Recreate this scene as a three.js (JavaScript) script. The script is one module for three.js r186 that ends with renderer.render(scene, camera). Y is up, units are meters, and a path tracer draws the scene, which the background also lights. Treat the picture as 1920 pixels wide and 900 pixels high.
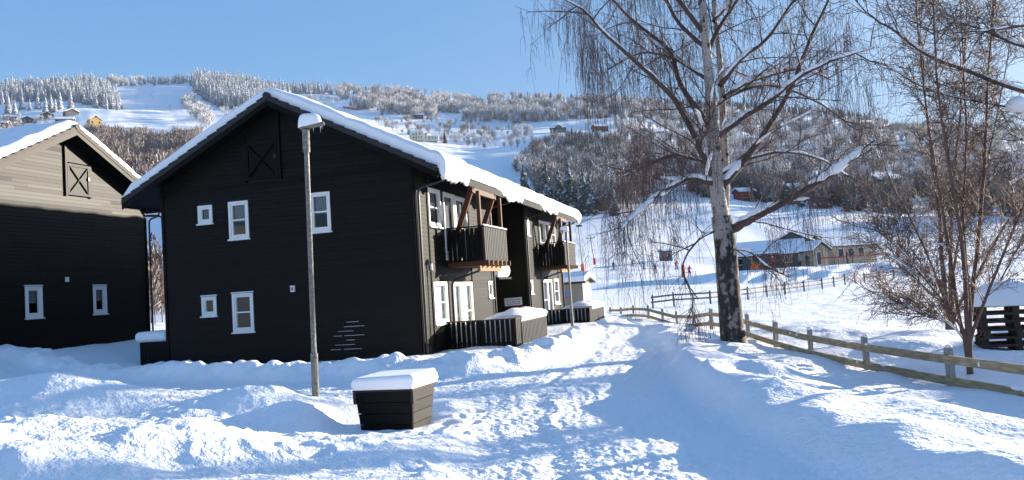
import * as THREE from 'three';
import { mergeGeometries } from 'three/addons/utils/BufferGeometryUtils.js';
import { RoundedBoxGeometry } from 'three/addons/geometries/RoundedBoxGeometry.js';
import { MarchingCubes } from 'three/addons/objects/MarchingCubes.js';
import { createNoise2D } from 'simplex-noise';

// ---------------------------------------------------------------- camera
const V3 = THREE.Vector3, FPX = 1536, EYE = 1.8;
const ROLL = Math.atan(0.0645), PITCH = Math.atan(91 * Math.cos(ROLL) / FPX);
const camera = new THREE.PerspectiveCamera(2 * Math.atan(450 / FPX) * 180 / Math.PI, 1024 / 480, 0.1, 6000);
camera.position.set(0, EYE, 0);
const CF = new V3(0, Math.sin(PITCH), -Math.cos(PITCH)), CU0 = new V3(1, 0, 0).cross(CF);
const CR = new V3(1, 0, 0).multiplyScalar(Math.cos(ROLL)).addScaledVector(CU0, -Math.sin(ROLL));
const CU = new V3(1, 0, 0).multiplyScalar(Math.sin(ROLL)).addScaledVector(CU0, Math.cos(ROLL));
camera.quaternion.setFromRotationMatrix(new THREE.Matrix4().makeBasis(CR, CU, CF.clone().negate()));
// a pixel of the photograph (1920 x 900) gives a direction; at() a point on it at a given depth
const rayDir = (x, y) => new V3().addScaledVector(CR, (x - 960) / FPX).addScaledVector(CU, -(y - 450) / FPX).add(CF);
const at = (x, y, depth) => camera.position.clone().addScaledVector(rayDir(x, y), depth);

const scene = new THREE.Scene();
const renderer = new THREE.WebGLRenderer({ antialias: true });
renderer.setSize(1024, 480);
renderer.toneMapping = THREE.LinearToneMapping;
renderer.toneMappingExposure = 3.0;
renderer.shadowMap.enabled = true;

// ---------------------------------------------------------------- sky and sun
const SUN_AZ = 62 * Math.PI / 180, SUN_EL = 10.5 * Math.PI / 180;
const SUN = new V3(Math.sin(SUN_AZ) * Math.cos(SUN_EL), Math.sin(SUN_EL), -Math.cos(SUN_AZ) * Math.cos(SUN_EL));
{
  const W = 512, H = 256, d = new Float32Array(W * H * 4), dir = new V3();
  const zen = [0.034, 0.094, 0.214], mid = [0.066, 0.162, 0.295], hor = [0.158, 0.255, 0.33], low = [0.13, 0.145, 0.175];
  for (let j = 0; j < H; j++) for (let i = 0; i < W; i++) {
    const th = (j + 0.5) / H * Math.PI - Math.PI / 2, ph = ((i + 0.5) / W - 0.5) * 2 * Math.PI;
    dir.set(Math.cos(th) * Math.cos(ph), Math.sin(th), Math.cos(th) * Math.sin(ph));
    const s = Math.max(0, dir.y), k = (j * W + i) * 4;
    const a = Math.pow(1 - s, 9), b = Math.pow(1 - s, 2.2), g = Math.pow(Math.max(0, dir.dot(SUN)), 10) * 0.28 + Math.pow(Math.max(0, dir.dot(SUN)), 2) * 0.06;
    for (let c = 0; c < 3; c++) {
      let v = zen[c] * (1 - b) + mid[c] * b; v = v * (1 - a) + hor[c] * a;
      v += g * [1, 0.93, 0.8][c];
      if (dir.y < 0) v = low[c];
      d[k + c] = v;
    }
    d[k + 3] = 1;
  }
  const t = new THREE.DataTexture(d, W, H, THREE.RGBAFormat, THREE.FloatType);
  t.mapping = THREE.EquirectangularReflectionMapping; t.magFilter = t.minFilter = THREE.LinearFilter; t.colorSpace = THREE.LinearSRGBColorSpace; t.needsUpdate = true;
  scene.background = t; scene.environment = t;
}
const sun = new THREE.DirectionalLight(new THREE.Color().setRGB(1, 0.9, 0.75), 5);
sun.position.copy(SUN).multiplyScalar(200); sun.castShadow = true; sun.shadow.radius = 1;
sun.shadow.mapSize.set(4096, 4096);
Object.assign(sun.shadow.camera, { left: -70, right: 70, top: 60, bottom: -60, near: 1, far: 600 });
scene.add(sun, sun.target); sun.name = 'sun';
scene.fog = new THREE.FogExp2(new THREE.Color().setRGB(0.75, 0.82, 0.92), 0.00006);

// ---------------------------------------------------------------- helpers
function mulberry(a) { return () => { a = (a + 0x6d2b79f5) | 0; let t = Math.imul(a ^ (a >>> 15), 1 | a); t = (t + Math.imul(t ^ (t >>> 7), 61 | t)) ^ t; return ((t ^ (t >>> 14)) >>> 0) / 4294967296; }; }
const noiseA = createNoise2D(mulberry(7)), noiseB = createNoise2D(mulberry(99));
const clamp = (x, a = 0, b = 1) => Math.min(b, Math.max(a, x));
const smooth = (a, b, x) => { const t = clamp((x - a) / (b - a)); return t * t * (3 - 2 * t); };
const mix = (a, b, t) => a + (b - a) * t;
const rgb = (r, g, b) => new THREE.Color().setRGB(r, g, b);
const names = new Map();
function numbered(n) { const k = names.get(n) || 0; names.set(n, k + 1); return k ? n + '_' + String(k).padStart(3, '0') : n; }
function tag(o, label, category, group) { o.userData.label = label; o.userData.category = category; if (group) o.userData.group = group; return o; }
function sh(m) { m.castShadow = m.receiveShadow = true; return m; }
function top(o, name) { o.name = numbered(name); scene.add(o); return o; }
function thing(name, label, category, pos, turn = 0, group) {
  const g = new THREE.Group(); g.position.copy(pos); g.rotation.y = turn; return tag(top(g, name), label, category, group);
}
function part(name, geo, mat, parent) { const m = sh(new THREE.Mesh(geo, mat)); m.name = name; parent.add(m); return m; }
function structure(name, geo, mat) { const m = sh(new THREE.Mesh(geo, mat)); m.userData.kind = 'structure'; return top(m, name); }
const box = (w, h, d, x = 0, y = 0, z = 0) => { const g = new THREE.BoxGeometry(w, h, d); g.translate(x, y, z); return g; };
const boxAB = (x0, x1, y0, y1, z0, z1) => box(x1 - x0, y1 - y0, z1 - z0, (x0 + x1) / 2, (y0 + y1) / 2, (z0 + z1) / 2);
// a straight beam of rectangular section between two points
function beam(a, b, w, h) {
  const d = b.clone().sub(a), g = new THREE.BoxGeometry(w, h, d.length());
  const m = new THREE.Matrix4().lookAt(b, a, Math.abs(d.y) > d.length() * 0.98 ? new V3(1, 0, 0) : new V3(0, 1, 0));
  g.applyMatrix4(m); const c = a.clone().add(b).multiplyScalar(0.5); g.translate(c.x, c.y, c.z); return g;
}
// triangle collector with tubes
class MB {
  constructor() { this.p = []; this.i = []; this.c = []; this.uv = []; }
  tube(pts, rad, sides, col, vlen = 1) {
    const base = this.p.length / 3, n = pts.length, t = new V3(), u = new V3(), w = new V3(); let len = 0;
    for (let k = 0; k < n; k++) {
      t.copy(pts[Math.min(n - 1, k + 1)]).sub(pts[Math.max(0, k - 1)]).normalize();
      u.set(0, 0, 1); if (Math.abs(t.z) > 0.9) u.set(1, 0, 0);
      w.crossVectors(t, u).normalize(); u.crossVectors(w, t).normalize();
      if (k) len += pts[k].distanceTo(pts[k - 1]);
      const r = typeof rad === 'function' ? rad(k / (n - 1)) : mix(rad[0], rad[1], k / (n - 1));
      const S = col === 'uv' ? sides + 1 : sides;
      for (let s = 0; s < S; s++) {
        const a = s / sides * Math.PI * 2, ca = Math.cos(a) * r, sa = Math.sin(a) * r;
        this.p.push(pts[k].x + w.x * ca + u.x * sa, pts[k].y + w.y * ca + u.y * sa, pts[k].z + w.z * ca + u.z * sa);
        this.uv.push(s / sides, len / vlen);
      }
      if (k) for (let s = 0; s < sides; s++) {
        const s1 = col === 'uv' ? s + 1 : (s + 1) % sides, a = base + (k - 1) * S + s, b = base + (k - 1) * S + s1, c2 = base + k * S + s, d2 = base + k * S + s1;
        this.i.push(a, b, c2, b, d2, c2);
      }
    }
  }
  tri(a, b, c) { const k = this.p.length / 3; this.p.push(a.x, a.y, a.z, b.x, b.y, b.z, c.x, c.y, c.z); this.uv.push(0, 0, 1, 0, 0, 1); this.i.push(k, k + 1, k + 2); }
  geo() {
    const g = new THREE.BufferGeometry();
    g.setAttribute('position', new THREE.Float32BufferAttribute(this.p, 3));
    g.setAttribute('uv', new THREE.Float32BufferAttribute(this.uv, 2));
    g.setIndex(this.i); g.computeVertexNormals(); return g;
  }
}
// closed mesh from rings of equal point count; ends capped with a fan
function loft(rings, closedRing = true, cap = true) {
  const n = rings[0].length, p = [], idx = [];
  for (const r of rings) for (const q of r) p.push(q.x, q.y, q.z);
  const m = closedRing ? n : n - 1;
  for (let k = 0; k < rings.length - 1; k++) for (let s = 0; s < m; s++) {
    const a = k * n + s, b = k * n + (s + 1) % n, c = a + n, d = b + n; idx.push(a, b, c, b, d, c);
  }
  if (cap) for (const k of [0, rings.length - 1]) {
    const R = rings[k], nv = new V3(); R.forEach((q, i) => nv.add(q.clone().sub(R[0]).cross(R[(i + 1) % n].clone().sub(R[0])))); nv.normalize();
    const e1 = new V3(); R.some((q) => { e1.copy(q).sub(R[0]); return e1.length() > 1e-3; }); e1.addScaledVector(nv, -e1.dot(nv)).normalize(); const e2 = nv.clone().cross(e1);
    const b = p.length / 3; for (const q of R) p.push(q.x, q.y, q.z);
    for (const f of THREE.ShapeUtils.triangulateShape(R.map((q) => new THREE.Vector2(q.dot(e1), q.dot(e2))), [])) idx.push(b + f[0], b + f[1], b + f[2]);
  }
  const g = new THREE.BufferGeometry(); g.setAttribute('position', new THREE.Float32BufferAttribute(p, 3)); g.setIndex(idx); g.computeVertexNormals(); return g;
}
function dataTex(w, h, fn, srgb = true) {
  const d = new Uint8Array(w * h * 4);
  for (let j = 0; j < h; j++) for (let i = 0; i < w; i++) { const c = fn(i / w, j / h, i, j), k = (j * w + i) * 4; for (let q = 0; q < 3; q++) d[k + q] = clamp(c[q] ?? c[0]) * 255; d[k + 3] = 255; }
  const t = new THREE.DataTexture(d, w, h); t.wrapS = t.wrapT = THREE.RepeatWrapping; t.magFilter = THREE.LinearFilter; t.minFilter = THREE.LinearMipmapLinearFilter; t.generateMipmaps = true;
  if (srgb) t.colorSpace = THREE.SRGBColorSpace; t.needsUpdate = true; return t;
}
// noise that tiles over the unit square
const tile = (f, x, y, nx, ny) => { const X = x * nx, Y = y * ny, a = f(X, Y), b = f(X - nx, Y), c = f(X, Y - ny), d = f(X - nx, Y - ny); const tx = smooth(0, 1, x), ty = smooth(0, 1, y); return mix(mix(a, b, tx), mix(c, d, tx), ty); };

// ---------------------------------------------------------------- materials
const snowBump = dataTex(512, 512, (x, y) => [0.5 + 0.22 * tile(noiseA, x, y, 14, 14) + 0.16 * tile(noiseB, x, y, 37, 37) + 0.1 * tile(noiseA, x, y, 90, 90)], false);
snowBump.repeat.set(1, 1);
const M = {};
const std = (o) => new THREE.MeshStandardMaterial(o);
M.ground = std({ color: rgb(0.9, 0.9, 0.91), roughness: 0.75, bumpMap: snowBump, bumpScale: 0.03 });
M.snow = std({ color: rgb(0.9, 0.9, 0.91), roughness: 0.8 });
const grain = (dark, contrast, seed) => dataTex(256, 128, (x, y) => {
  const g = 0.5 + 0.5 * tile(noiseA, x, y + seed, 3, 46) * 0.6 + 0.2 * tile(noiseB, x, y, 9, 90), s = 0.5 + 0.5 * tile(noiseB, x, y, 5, 4);
  return [clamp(dark + contrast * (g * 0.7 + s * 0.3))];
});
const board = (r, g, b, o = {}) => new THREE.MeshPhysicalMaterial({ color: rgb(r, g, b), roughness: 0.5, map: grain(0.62, 0.38, 0), specularIntensity: 0.5, ...o });
const matt = { roughness: 0.45, specularIntensity: 0.18 };
M.stain = [0.43, 0.46, 0.49, 0.45].map((roughness, k) => board(0.0078 + 0.0012 * k, 0.0069 + 0.0011 * k, 0.0054 + 0.0009 * k, { roughness, specularIntensity: 0.25 }));   // black wood stain, all walls
M.black = board(0.0065, 0.0065, 0.0066, matt);
M.shell = std({ color: rgb(0.012, 0.012, 0.013), roughness: 0.9 });
M.slat = [board(0.034, 0.032, 0.029, { specularIntensity: 0.3 }), board(0.042, 0.039, 0.035, { specularIntensity: 0.3 })];
M.brown = board(0.12, 0.042, 0.02, { roughness: 0.6 });
M.rawWood = board(0.42, 0.22, 0.1, { roughness: 0.7 });
M.white = std({ color: rgb(0.75, 0.75, 0.73), roughness: 0.45 });
M.roofTile = std({ color: rgb(0.025, 0.023, 0.022), roughness: 0.8 });
M.glass = new THREE.MeshPhysicalMaterial({ color: rgb(0.95, 0.97, 0.97), roughness: 0.03, transmission: 1, thickness: 0, ior: 1.5 });
M.blind = std({ color: rgb(0.16, 0.165, 0.18), roughness: 0.9, side: THREE.DoubleSide });
M.paper = std({ color: rgb(0.62, 0.63, 0.6), roughness: 0.9, side: THREE.DoubleSide });
M.room = std({ color: rgb(0.08, 0.075, 0.07), roughness: 0.9 });
M.pipe = std({ color: rgb(0.02, 0.02, 0.022), roughness: 0.35, metalness: 0.3 });
M.concrete = std({ color: rgb(0.16, 0.155, 0.15), roughness: 0.9 });
const galvTex = dataTex(64, 512, (x, y) => { const n = 0.62 + 0.14 * tile(noiseA, x, y, 3, 24) + 0.1 * tile(noiseB, x, y, 9, 70); return [n, n * 0.97, n * 0.92]; });
M.galv = std({ color: rgb(0.5, 0.5, 0.49), map: galvTex, roughness: 0.55, metalness: 0.2 });
M.ice = new THREE.MeshPhysicalMaterial({ color: rgb(0.9, 0.95, 1), roughness: 0.08, transmission: 0.9, thickness: 0.03, ior: 1.31 });
const railTex = dataTex(256, 64, (x, y) => { const g = 0.75 + 0.16 * tile(noiseA, x, y, 4, 30) + 0.12 * tile(noiseB, x, y, 6, 5); return [g, g, g]; });
M.rail = [std({ color: rgb(0.6, 0.45, 0.24), map: railTex, roughness: 0.8 }), std({ color: rgb(0.5, 0.39, 0.23), map: railTex, roughness: 0.8 }), std({ color: rgb(0.66, 0.5, 0.28), map: railTex, roughness: 0.8 })];
M.post = std({ color: rgb(0.5, 0.49, 0.46), map: railTex, roughness: 0.85 });
M.twig = std({ color: rgb(0.12, 0.072, 0.064), roughness: 0.8 });
M.twigRed = std({ color: rgb(0.13, 0.05, 0.032), roughness: 0.75 });
M.fieldRail = std({ color: rgb(0.13, 0.1, 0.08), roughness: 0.85 });
M.leafDry = std({ color: rgb(0.19, 0.075, 0.03), roughness: 0.8, side: THREE.DoubleSide });

// ---------------------------------------------------------------- terrain
const HA = 14.6 * Math.PI / 180;                                   // the houses stand turned by this angle
const UD = new V3(Math.sin(HA), 0, -Math.cos(HA)), VD = new V3(Math.cos(HA), 0, Math.sin(HA));
const KX = -2.832, KZ = -24.234;                                   // near right corner of the black house
const toWorld = (u, v, y = 0) => new V3(KX + UD.x * u + VD.x * v, y, KZ + UD.z * u + VD.z * v);

const COLR = [60, 100, 170, 250, 330, 500, 750, 1100, 1500].map(Math.log);
const COLS = [
  [-180, [-46, -25, 0, 12, 25, 45, 60, 75, 85]],
  [-110, [-46, -20, 20, 50, 80, 120, 160, 190, 210]],
  [-60, [-40, 0, 70, 130, 180, 240, 300, 360, 410]],
  [-28, [-28, 20, 100, 170, 215, 275, 335, 400, 448]],
  [-22, [-16, 55, 140, 190, 225, 275, 330, 388, 436]],
  [-12, [-30, 15, 85, 135, 180, 240, 300, 352, 398]],
  [0, [-45, -15, 30, 85, 135, 205, 265, 325, 362]],
  [7, [-46, -14, 24, 79, 136, 208, 270, 318, 350]],
  [13, [-46, -16, 20, 68, 125, 192, 248, 295, 328]],
  [19.4, [-46, -18, 12, 50, 106, 170, 225, 268, 302]],
  [28.7, [-46, -22, 8, 35, 70, 130, 186, 226, 250]],
  [40, [-46, -25, 0, 20, 42, 78, 112, 135, 150]],
  [52, [-46, -28, -5, 8, 20, 36, 50, 62, 70]],
  [100, [-46, -28, -5, 8, 18, 30, 42, 55, 60]],
  [180, [-46, -25, 0, 12, 25, 45, 60, 75, 85]],
];
function colAt(col, lr) {
  if (lr <= COLR[0]) return col[0];
  for (let k = 1; k < COLR.length; k++) if (lr <= COLR[k]) return mix(col[k - 1], col[k], (lr - COLR[k - 1]) / (COLR[k] - COLR[k - 1]));
  return col[8];
}
function farY(r, az, x, z) {
  const lr = Math.log(Math.min(r, 1560)); let k = 1; while (COLS[k][0] < az) k++;
  const t = smooth(COLS[k - 1][0], COLS[k][0], az);
  let px = 0; for (const [dl, w] of [[-0.09, 0.25], [0, 0.5], [0.09, 0.25]]) px += w * mix(colAt(COLS[k - 1][1], lr + dl), colAt(COLS[k][1], lr + dl), t);
  let y = EYE + Math.min(r, 1560) * px / FPX * Math.max(0.8, Math.cos(az * Math.PI / 180));
  const s = smooth(80, 500, r);
  y += s * (3.5 * noiseA(x / 170, z / 170) + 1.4 * noiseB(x / 60, z / 60)) + smooth(55, 120, r) * 0.22 * noiseB(x / 14, z / 14);
  return y;
}
function segDist(x, z, pts) {                                      // distance to a polyline, signed side, and the way along it
  let best = 1e9, bs = 1, bt = 0;
  for (let k = 0; k < pts.length - 1; k++) {
    const ax = pts[k][0], az = pts[k][1], dx = pts[k + 1][0] - ax, dz = pts[k + 1][1] - az, L = dx * dx + dz * dz;
    const t = clamp(((x - ax) * dx + (z - az) * dz) / L), ex = x - ax - dx * t, ez = z - az - dz * t, d = Math.hypot(ex, ez);
    if (d < best) { best = d; bs = dx * ez - dz * ex > 0 ? 1 : -1; bt = k + t; }
  }
  return [best, bs, bt];
}
const lerpList = (l, t) => { const k = Math.min(l.length - 2, Math.floor(t)); return mix(l[k], l[k + 1], t - k); };
const PATH = [[1.3, 4], [1.2, -3], [0.9, -8.5], [0.9, -11.5], [0.95, -14.5], [1.6, -17.2], [2.5, -20.5], [3.2, -25.5], [4.1, -32], [4.6, -40], [4.6, -54]];
const PATHW = [1.7, 1.7, 1.5, 1.6, 1.9, 1.5, 1.1, 0.9, 0.8, 0.8, 0.8];
const ROAD = [[0.8, -14.6], [-1.8, -15.5], [-4.3, -16.7], [-8.6, -19.2], [-15, -23.2], [-24, -29]];
const HBANK = [[-24, -32], [-14.4, -25.4], [-9.3, -21.7], [-6.5, -19.8], [-4.5, -18.9], [-3.0, -18.5], [-1.0, -18.0], [0.1, -19.2], [1.1, -21.2], [1.7, -23.6], [2.0, -26.5], [2.5, -30]];
const HBANKH = [0.2, 0.34, 0.36, 0.38, 0.4, 0.42, 0.46, 0.46, 0.46, 0.42, 0.4, 0.2];
const RBANK = [[5.0, -31], [4.5, -25], [4.1, -20.5], [3.35, -16.5], [2.85, -13.2], [2.95, -10.8], [3.1, -8.2], [3.4, -6], [3.7, -3], [3.8, 4]];
const RBANKH = [0.12, 0.16, 0.2, 0.36, 0.46, 0.4, 0.36, 0.36, 0.4, 0.45];
const FENCE = [[6.5, -4], [6.35, -9.6], [6.2, -12.1], [6.05, -14.6], [5.95, -17.1], [5.95, -19.4], [6.05, -22], [6.2, -24.6], [6.3, -27.2], [6.3, -29.8], [6.2, -32.4], [6.1, -35], [6.0, -38], [5.8, -41.5], [5.6, -45], [5.5, -49]];
const MOUNDS = [[-7.6, -13.6, 2.1, 1.1, 0.62], [-3.7, -11.7, 0.95, 0.7, 0.42], [-3.6, -8.7, 1.1, 0.75, 0.4], [-1.3, -9.0, 1.3, 0.8, 0.07], [-5.8, -10.2, 1.7, 0.9, 0.22],
  [-3.2, -13.6, 1.4, 0.7, 0.2], [-6.3, -15.6, 1.6, 0.7, 0.22], [-10.5, -15.6, 1.8, 0.9, 0.35], [-9.4, -17.2, 1.6, 0.6, 0.2], [-1.9, -6.9, 1.2, 0.8, 0.12], [-4.8, -7.6, 1.4, 0.8, 0.3],
  [5.3, -20.2, 1.3, 1.0, 0.1], [4.35, -9.0, 0.42, 2.0, 0.16], [4.0, -13.4, 0.5, 1.6, 0.14], [4.9, -7.2, 0.5, 1.4, 0.14], [1.25, -9.5, 0.6, 1.1, 0.1], [0.9, -8.4, 0.5, 0.6, 0.08],
  [7.6, -16.5, 1.2, 1.8, 0.28], [8.4, -23, 1.8, 2.5, 0.35], [8.2, -13.4, 0.8, 1.1, 0.2], [9.5, -18.6, 1.2, 1.6, 0.25]];
const PRINTS = []; { const fr = mulberry(4); for (const [ax, az2, bx, bz, n] of [[-0.75, -12.6, -0.95, -9.6, 6], [-0.9, -9.8, -2.6, -8.2, 6], [-5.2, -15.2, -3.4, -12.6, 8], [-2.4, -13.4, -0.6, -13.2, 5], [3.6, -12, 4.7, -9.2, 8], [-8.6, -12.4, -6.2, -11.2, 6], [4.6, -17, 5.4, -13.8, 8]]) { const a = Math.atan2(bx - ax, -(bz - az2)); for (let k = 0; k < n; k++) { const t = (k + 0.5) / n, sd = (k % 2 ? 0.13 : -0.13) + (fr() - 0.5) * 0.08; PRINTS.push([mix(ax, bx, t) + Math.cos(a) * sd, mix(az2, bz, t) + Math.sin(a) * sd, a + (fr() - 0.5) * 0.5]); } } }
function nearY(x, z) {
  const dx = x - KX, dz = z - KZ, u = dx * UD.x + dz * UD.z, v = dx * VD.x + dz * VD.z;
  let y = 0.66 * smooth(-9, -13.5, v) * smooth(-13, -3, u);
  const [dp, sp, tp] = segDist(x, z, PATH), pw = lerpList(PATHW, tp), inPath = 1 - smooth(pw - 0.25, pw + 0.35, dp);
  const [dr, sr, tr] = segDist(x, z, ROAD), inRoad = 1 - smooth(0.9, 1.7, dr);
  const hard = Math.max(inPath, inRoad);
  const [dh, , th] = segDist(x, z, HBANK), [db, sb, tb] = segDist(x, z, RBANK);
  const wob = 1 + 0.28 * noiseA(x * 0.5, z * 0.5) + 0.22 * noiseB(x * 1.6, z * 1.6);
  const hb = lerpList(HBANKH, th) * wob * Math.exp(-Math.pow(dh / 0.72, 2));
  const right = sb < 0 ? 1 : 0;                                    // the field side of the bank falls away slowly
  const rb = lerpList(RBANKH, tb) * (0.9 + 0.2 * noiseA(x * 0.7 + 9, z * 0.7)) * Math.exp(-Math.pow(db / (right ? 1.25 : 0.5), 2));
  let soft = hb + rb;
  // the heap of old plough snow left of the path
  const plate = smooth(-0.15, -1.1, x) * smooth(-14.4, -12.6, z) * smooth(-14, -9, x);
  soft += (0.04 + 0.055 * clamp(-x, 0, 9)) * plate;
  for (const [mx, mz, rx, rz, h] of MOUNDS) { const a = (x - mx) / rx, b = (z - mz) / rz, q = a * a + b * b; if (q < 7) soft += h * Math.exp(-q); }
  const lump = clamp(plate + smooth(0.04, 0.25, hb) + 0.25 * smooth(0.04, 0.3, rb) + 0.22 * smooth(-2, -5, x) * smooth(-22, -17, z));
  const ridged = 1 - Math.abs(noiseB(x * 0.55 + 3, z * 0.8));
  soft += lump * (0.06 * noiseA(x * 0.4, z * 0.55) + 0.02 * (ridged - 0.5) + 0.03 * noiseB(x * 1.2, z * 1.6) * smooth(-0.3, 0.6, noiseA(x * 0.4, z * 0.5)) + 0.05 * Math.pow(Math.max(0, noiseA(x * 2.4, z * 2.9)), 2) * smooth(-0.2, 0.4, noiseB(x * 0.5, z * 0.6)) + 0.06 * Math.pow(Math.max(0, noiseB(x * 0.95 + 4, z * 1.3)), 2) + 0.006 * noiseA(x * 4.2, z * 4.6) + 0.0035 * noiseB(x * 10, z * 10));
  soft += (1 - lump) * (0.05 * noiseA(x * 0.28 + 5, z * 0.28) + 0.02 * noiseB(x * 1.1, z * 0.8) + 0.006 * noiseA(x * 5, z * 5));
  y += soft * (1 - 0.85 * hard);
  // trodden and driven snow: ruts along the way, crumbs of snow in the middle
  const rut = noiseB(x * 1.1 + (z * 0.25), tp * 0.7) * 0.02 * inPath + 0.005 * noiseA(z * 2.4 + x * 0.5, x * 0.25) * inRoad;
  const op = dp * sp + 0.12 * noiseA(tp * 1.3, 2), or = dr * sr + 0.15 * noiseA(tr * 1.1, 8), G = (a, w) => Math.exp(-a * a / (w * w));
  y -= inPath * 0.026 * (G(op - 0.72, 0.13) + G(op + 0.66, 0.13)) * (0.7 + 0.4 * noiseB(tp * 4, 1)) + inRoad * 0.035 * (G(or - 0.3, 0.1) + G(or + 0.55, 0.1) + 0.7 * G(or + 0.95, 0.08) + 0.6 * G(or - 0.75, 0.09)) * (0.6 + 0.5 * noiseB(tr * 4, 3));
  y += inPath * 0.025 * (G(op - 0.9, 0.08) + G(op + 0.46, 0.08)) * smooth(-0.2, 0.5, noiseA(tp * 6, 5));
  for (const [fx, fz, fa] of PRINTS) { const ex = x - fx, ez = z - fz; if (ex * ex + ez * ez > 0.12) continue; const c = Math.cos(fa), q = Math.sin(fa), l = ex * q - ez * c, w = ex * c + ez * q, d = (l / 0.15) ** 2 + (w / 0.075) ** 2; y -= 0.055 * Math.exp(-d * d) - 0.012 * Math.exp(-((Math.sqrt(d) - 1.5) ** 2) * 8); }
  const churn = smooth(-16, -11, z) * inPath;
  { const q = Math.hypot(x + 1.74, (z + 11.3) * 0.8), w = 1 - smooth(0.6, 1.3, q); y = mix(y, 0.0 + 0.03 * noiseA(x * 2, z * 2), w); }
  y += rut + hard * 0.008 * noiseA(x * 7, z * 7) + inPath * 0.008 * noiseB(op * 5, tp * 0.9) + inRoad * 0.01 * noiseA(or * 6, tr * 1.4) + churn * (0.004 * noiseB(x * 2.6, z * 2.6) + (0.011 * noiseA(x * 6.5, z * 6.5) + 0.008 * noiseB(x * 13, z * 13)) * (0.6 + 0.5 * noiseB(x, z)));
  // floor of the terraces and the ground under the houses stays down
  if (u > -0.1 && v < 0.05 && v > -8.9 && u < 22) y = Math.min(y, 0.02);
  return y;
}
const LODGE_Y = 2.15;
function groundY(x, z) {
  const r = Math.hypot(x, z), az = Math.atan2(x, -z) * 180 / Math.PI;
  if (r < 52) return nearY(x, z);
  let y = farY(r, az, x, z);
  const w = smooth(12, 14, az) * (1 - smooth(27, 31, az)) * smooth(98, 113, r) * (1 - smooth(150, 190, r));
  y = mix(y, LODGE_Y + 0.12 * noiseA(x / 9, z / 9), w);
  y += smooth(12, 15, az) * (1 - smooth(26, 31, az)) * smooth(92, 100, r) * (1 - smooth(108, 114, r)) * 0.3 * noiseB((x * 0.8 + z * 0.6) / 2.4, (z * 0.8 - x * 0.6) / 9);
  return r < 78 ? mix(nearY(x, z), y, smooth(52, 78, r)) : y;
}
{
  const ang = []; for (let a = -180; a < 180;) { ang.push(a); a += Math.abs(a) < 36 ? 0.105 : Math.abs(a) < 60 ? 1 : 3; }
  const rings = [0.4]; while (rings[rings.length - 1] < 2600) { const r = rings[rings.length - 1]; rings.push(r * (r < 5 ? 1.04 : r < 30 ? 1.0062 : r < 200 ? 1.013 : 1.022)); }
  const n = ang.length, p = new Float32Array((rings.length * n + 1) * 3), uv = new Float32Array((rings.length * n + 1) * 2), idx = [];
  rings.forEach((r, j) => ang.forEach((a, i) => {
    const th = a * Math.PI / 180, x = Math.sin(th) * r, z = -Math.cos(th) * r, k = j * n + i;
    p[k * 3] = x; p[k * 3 + 1] = groundY(x, z); p[k * 3 + 2] = z; uv[k * 2] = x / 2.6; uv[k * 2 + 1] = z / 2.6;
    if (j) { const i1 = (i + 1) % n, a0 = (j - 1) * n + i, b0 = (j - 1) * n + i1, c0 = k, d0 = j * n + i1; idx.push(a0, b0, c0, b0, d0, c0); }
  }));
  const last = rings.length * n; p[last * 3 + 1] = groundY(0, 0); for (let i = 0; i < n; i++) idx.push(last, (i + 1) % n, i);
  const g = new THREE.BufferGeometry(); g.setAttribute('position', new THREE.BufferAttribute(p, 3)); g.setAttribute('uv', new THREE.BufferAttribute(uv, 2)); g.setIndex(idx); g.computeVertexNormals();
  structure('snow_ground', g, M.ground);
}
// where the sight line through a pixel meets the snow
function hit(px, py, from = 5) {
  const d = rayDir(px, py), h = Math.hypot(d.x, d.z); let r0 = from;
  const f = (r) => EYE + d.y / h * r - groundY(d.x / h * r, d.z / h * r);
  for (let r = from; r < 2500; r *= 1.02) { if (f(r) < 0) { let a = r0, b = r; for (let k = 0; k < 14; k++) { const m = (a + b) / 2; f(m) < 0 ? (b = m) : (a = m); } return new V3(d.x / h * b, groundY(d.x / h * b, d.z / h * b), d.z / h * b); } r0 = r; }
  return null;
}
const onGround = (x, z, dy = 0) => new V3(x, groundY(x, z) + dy, z);

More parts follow.
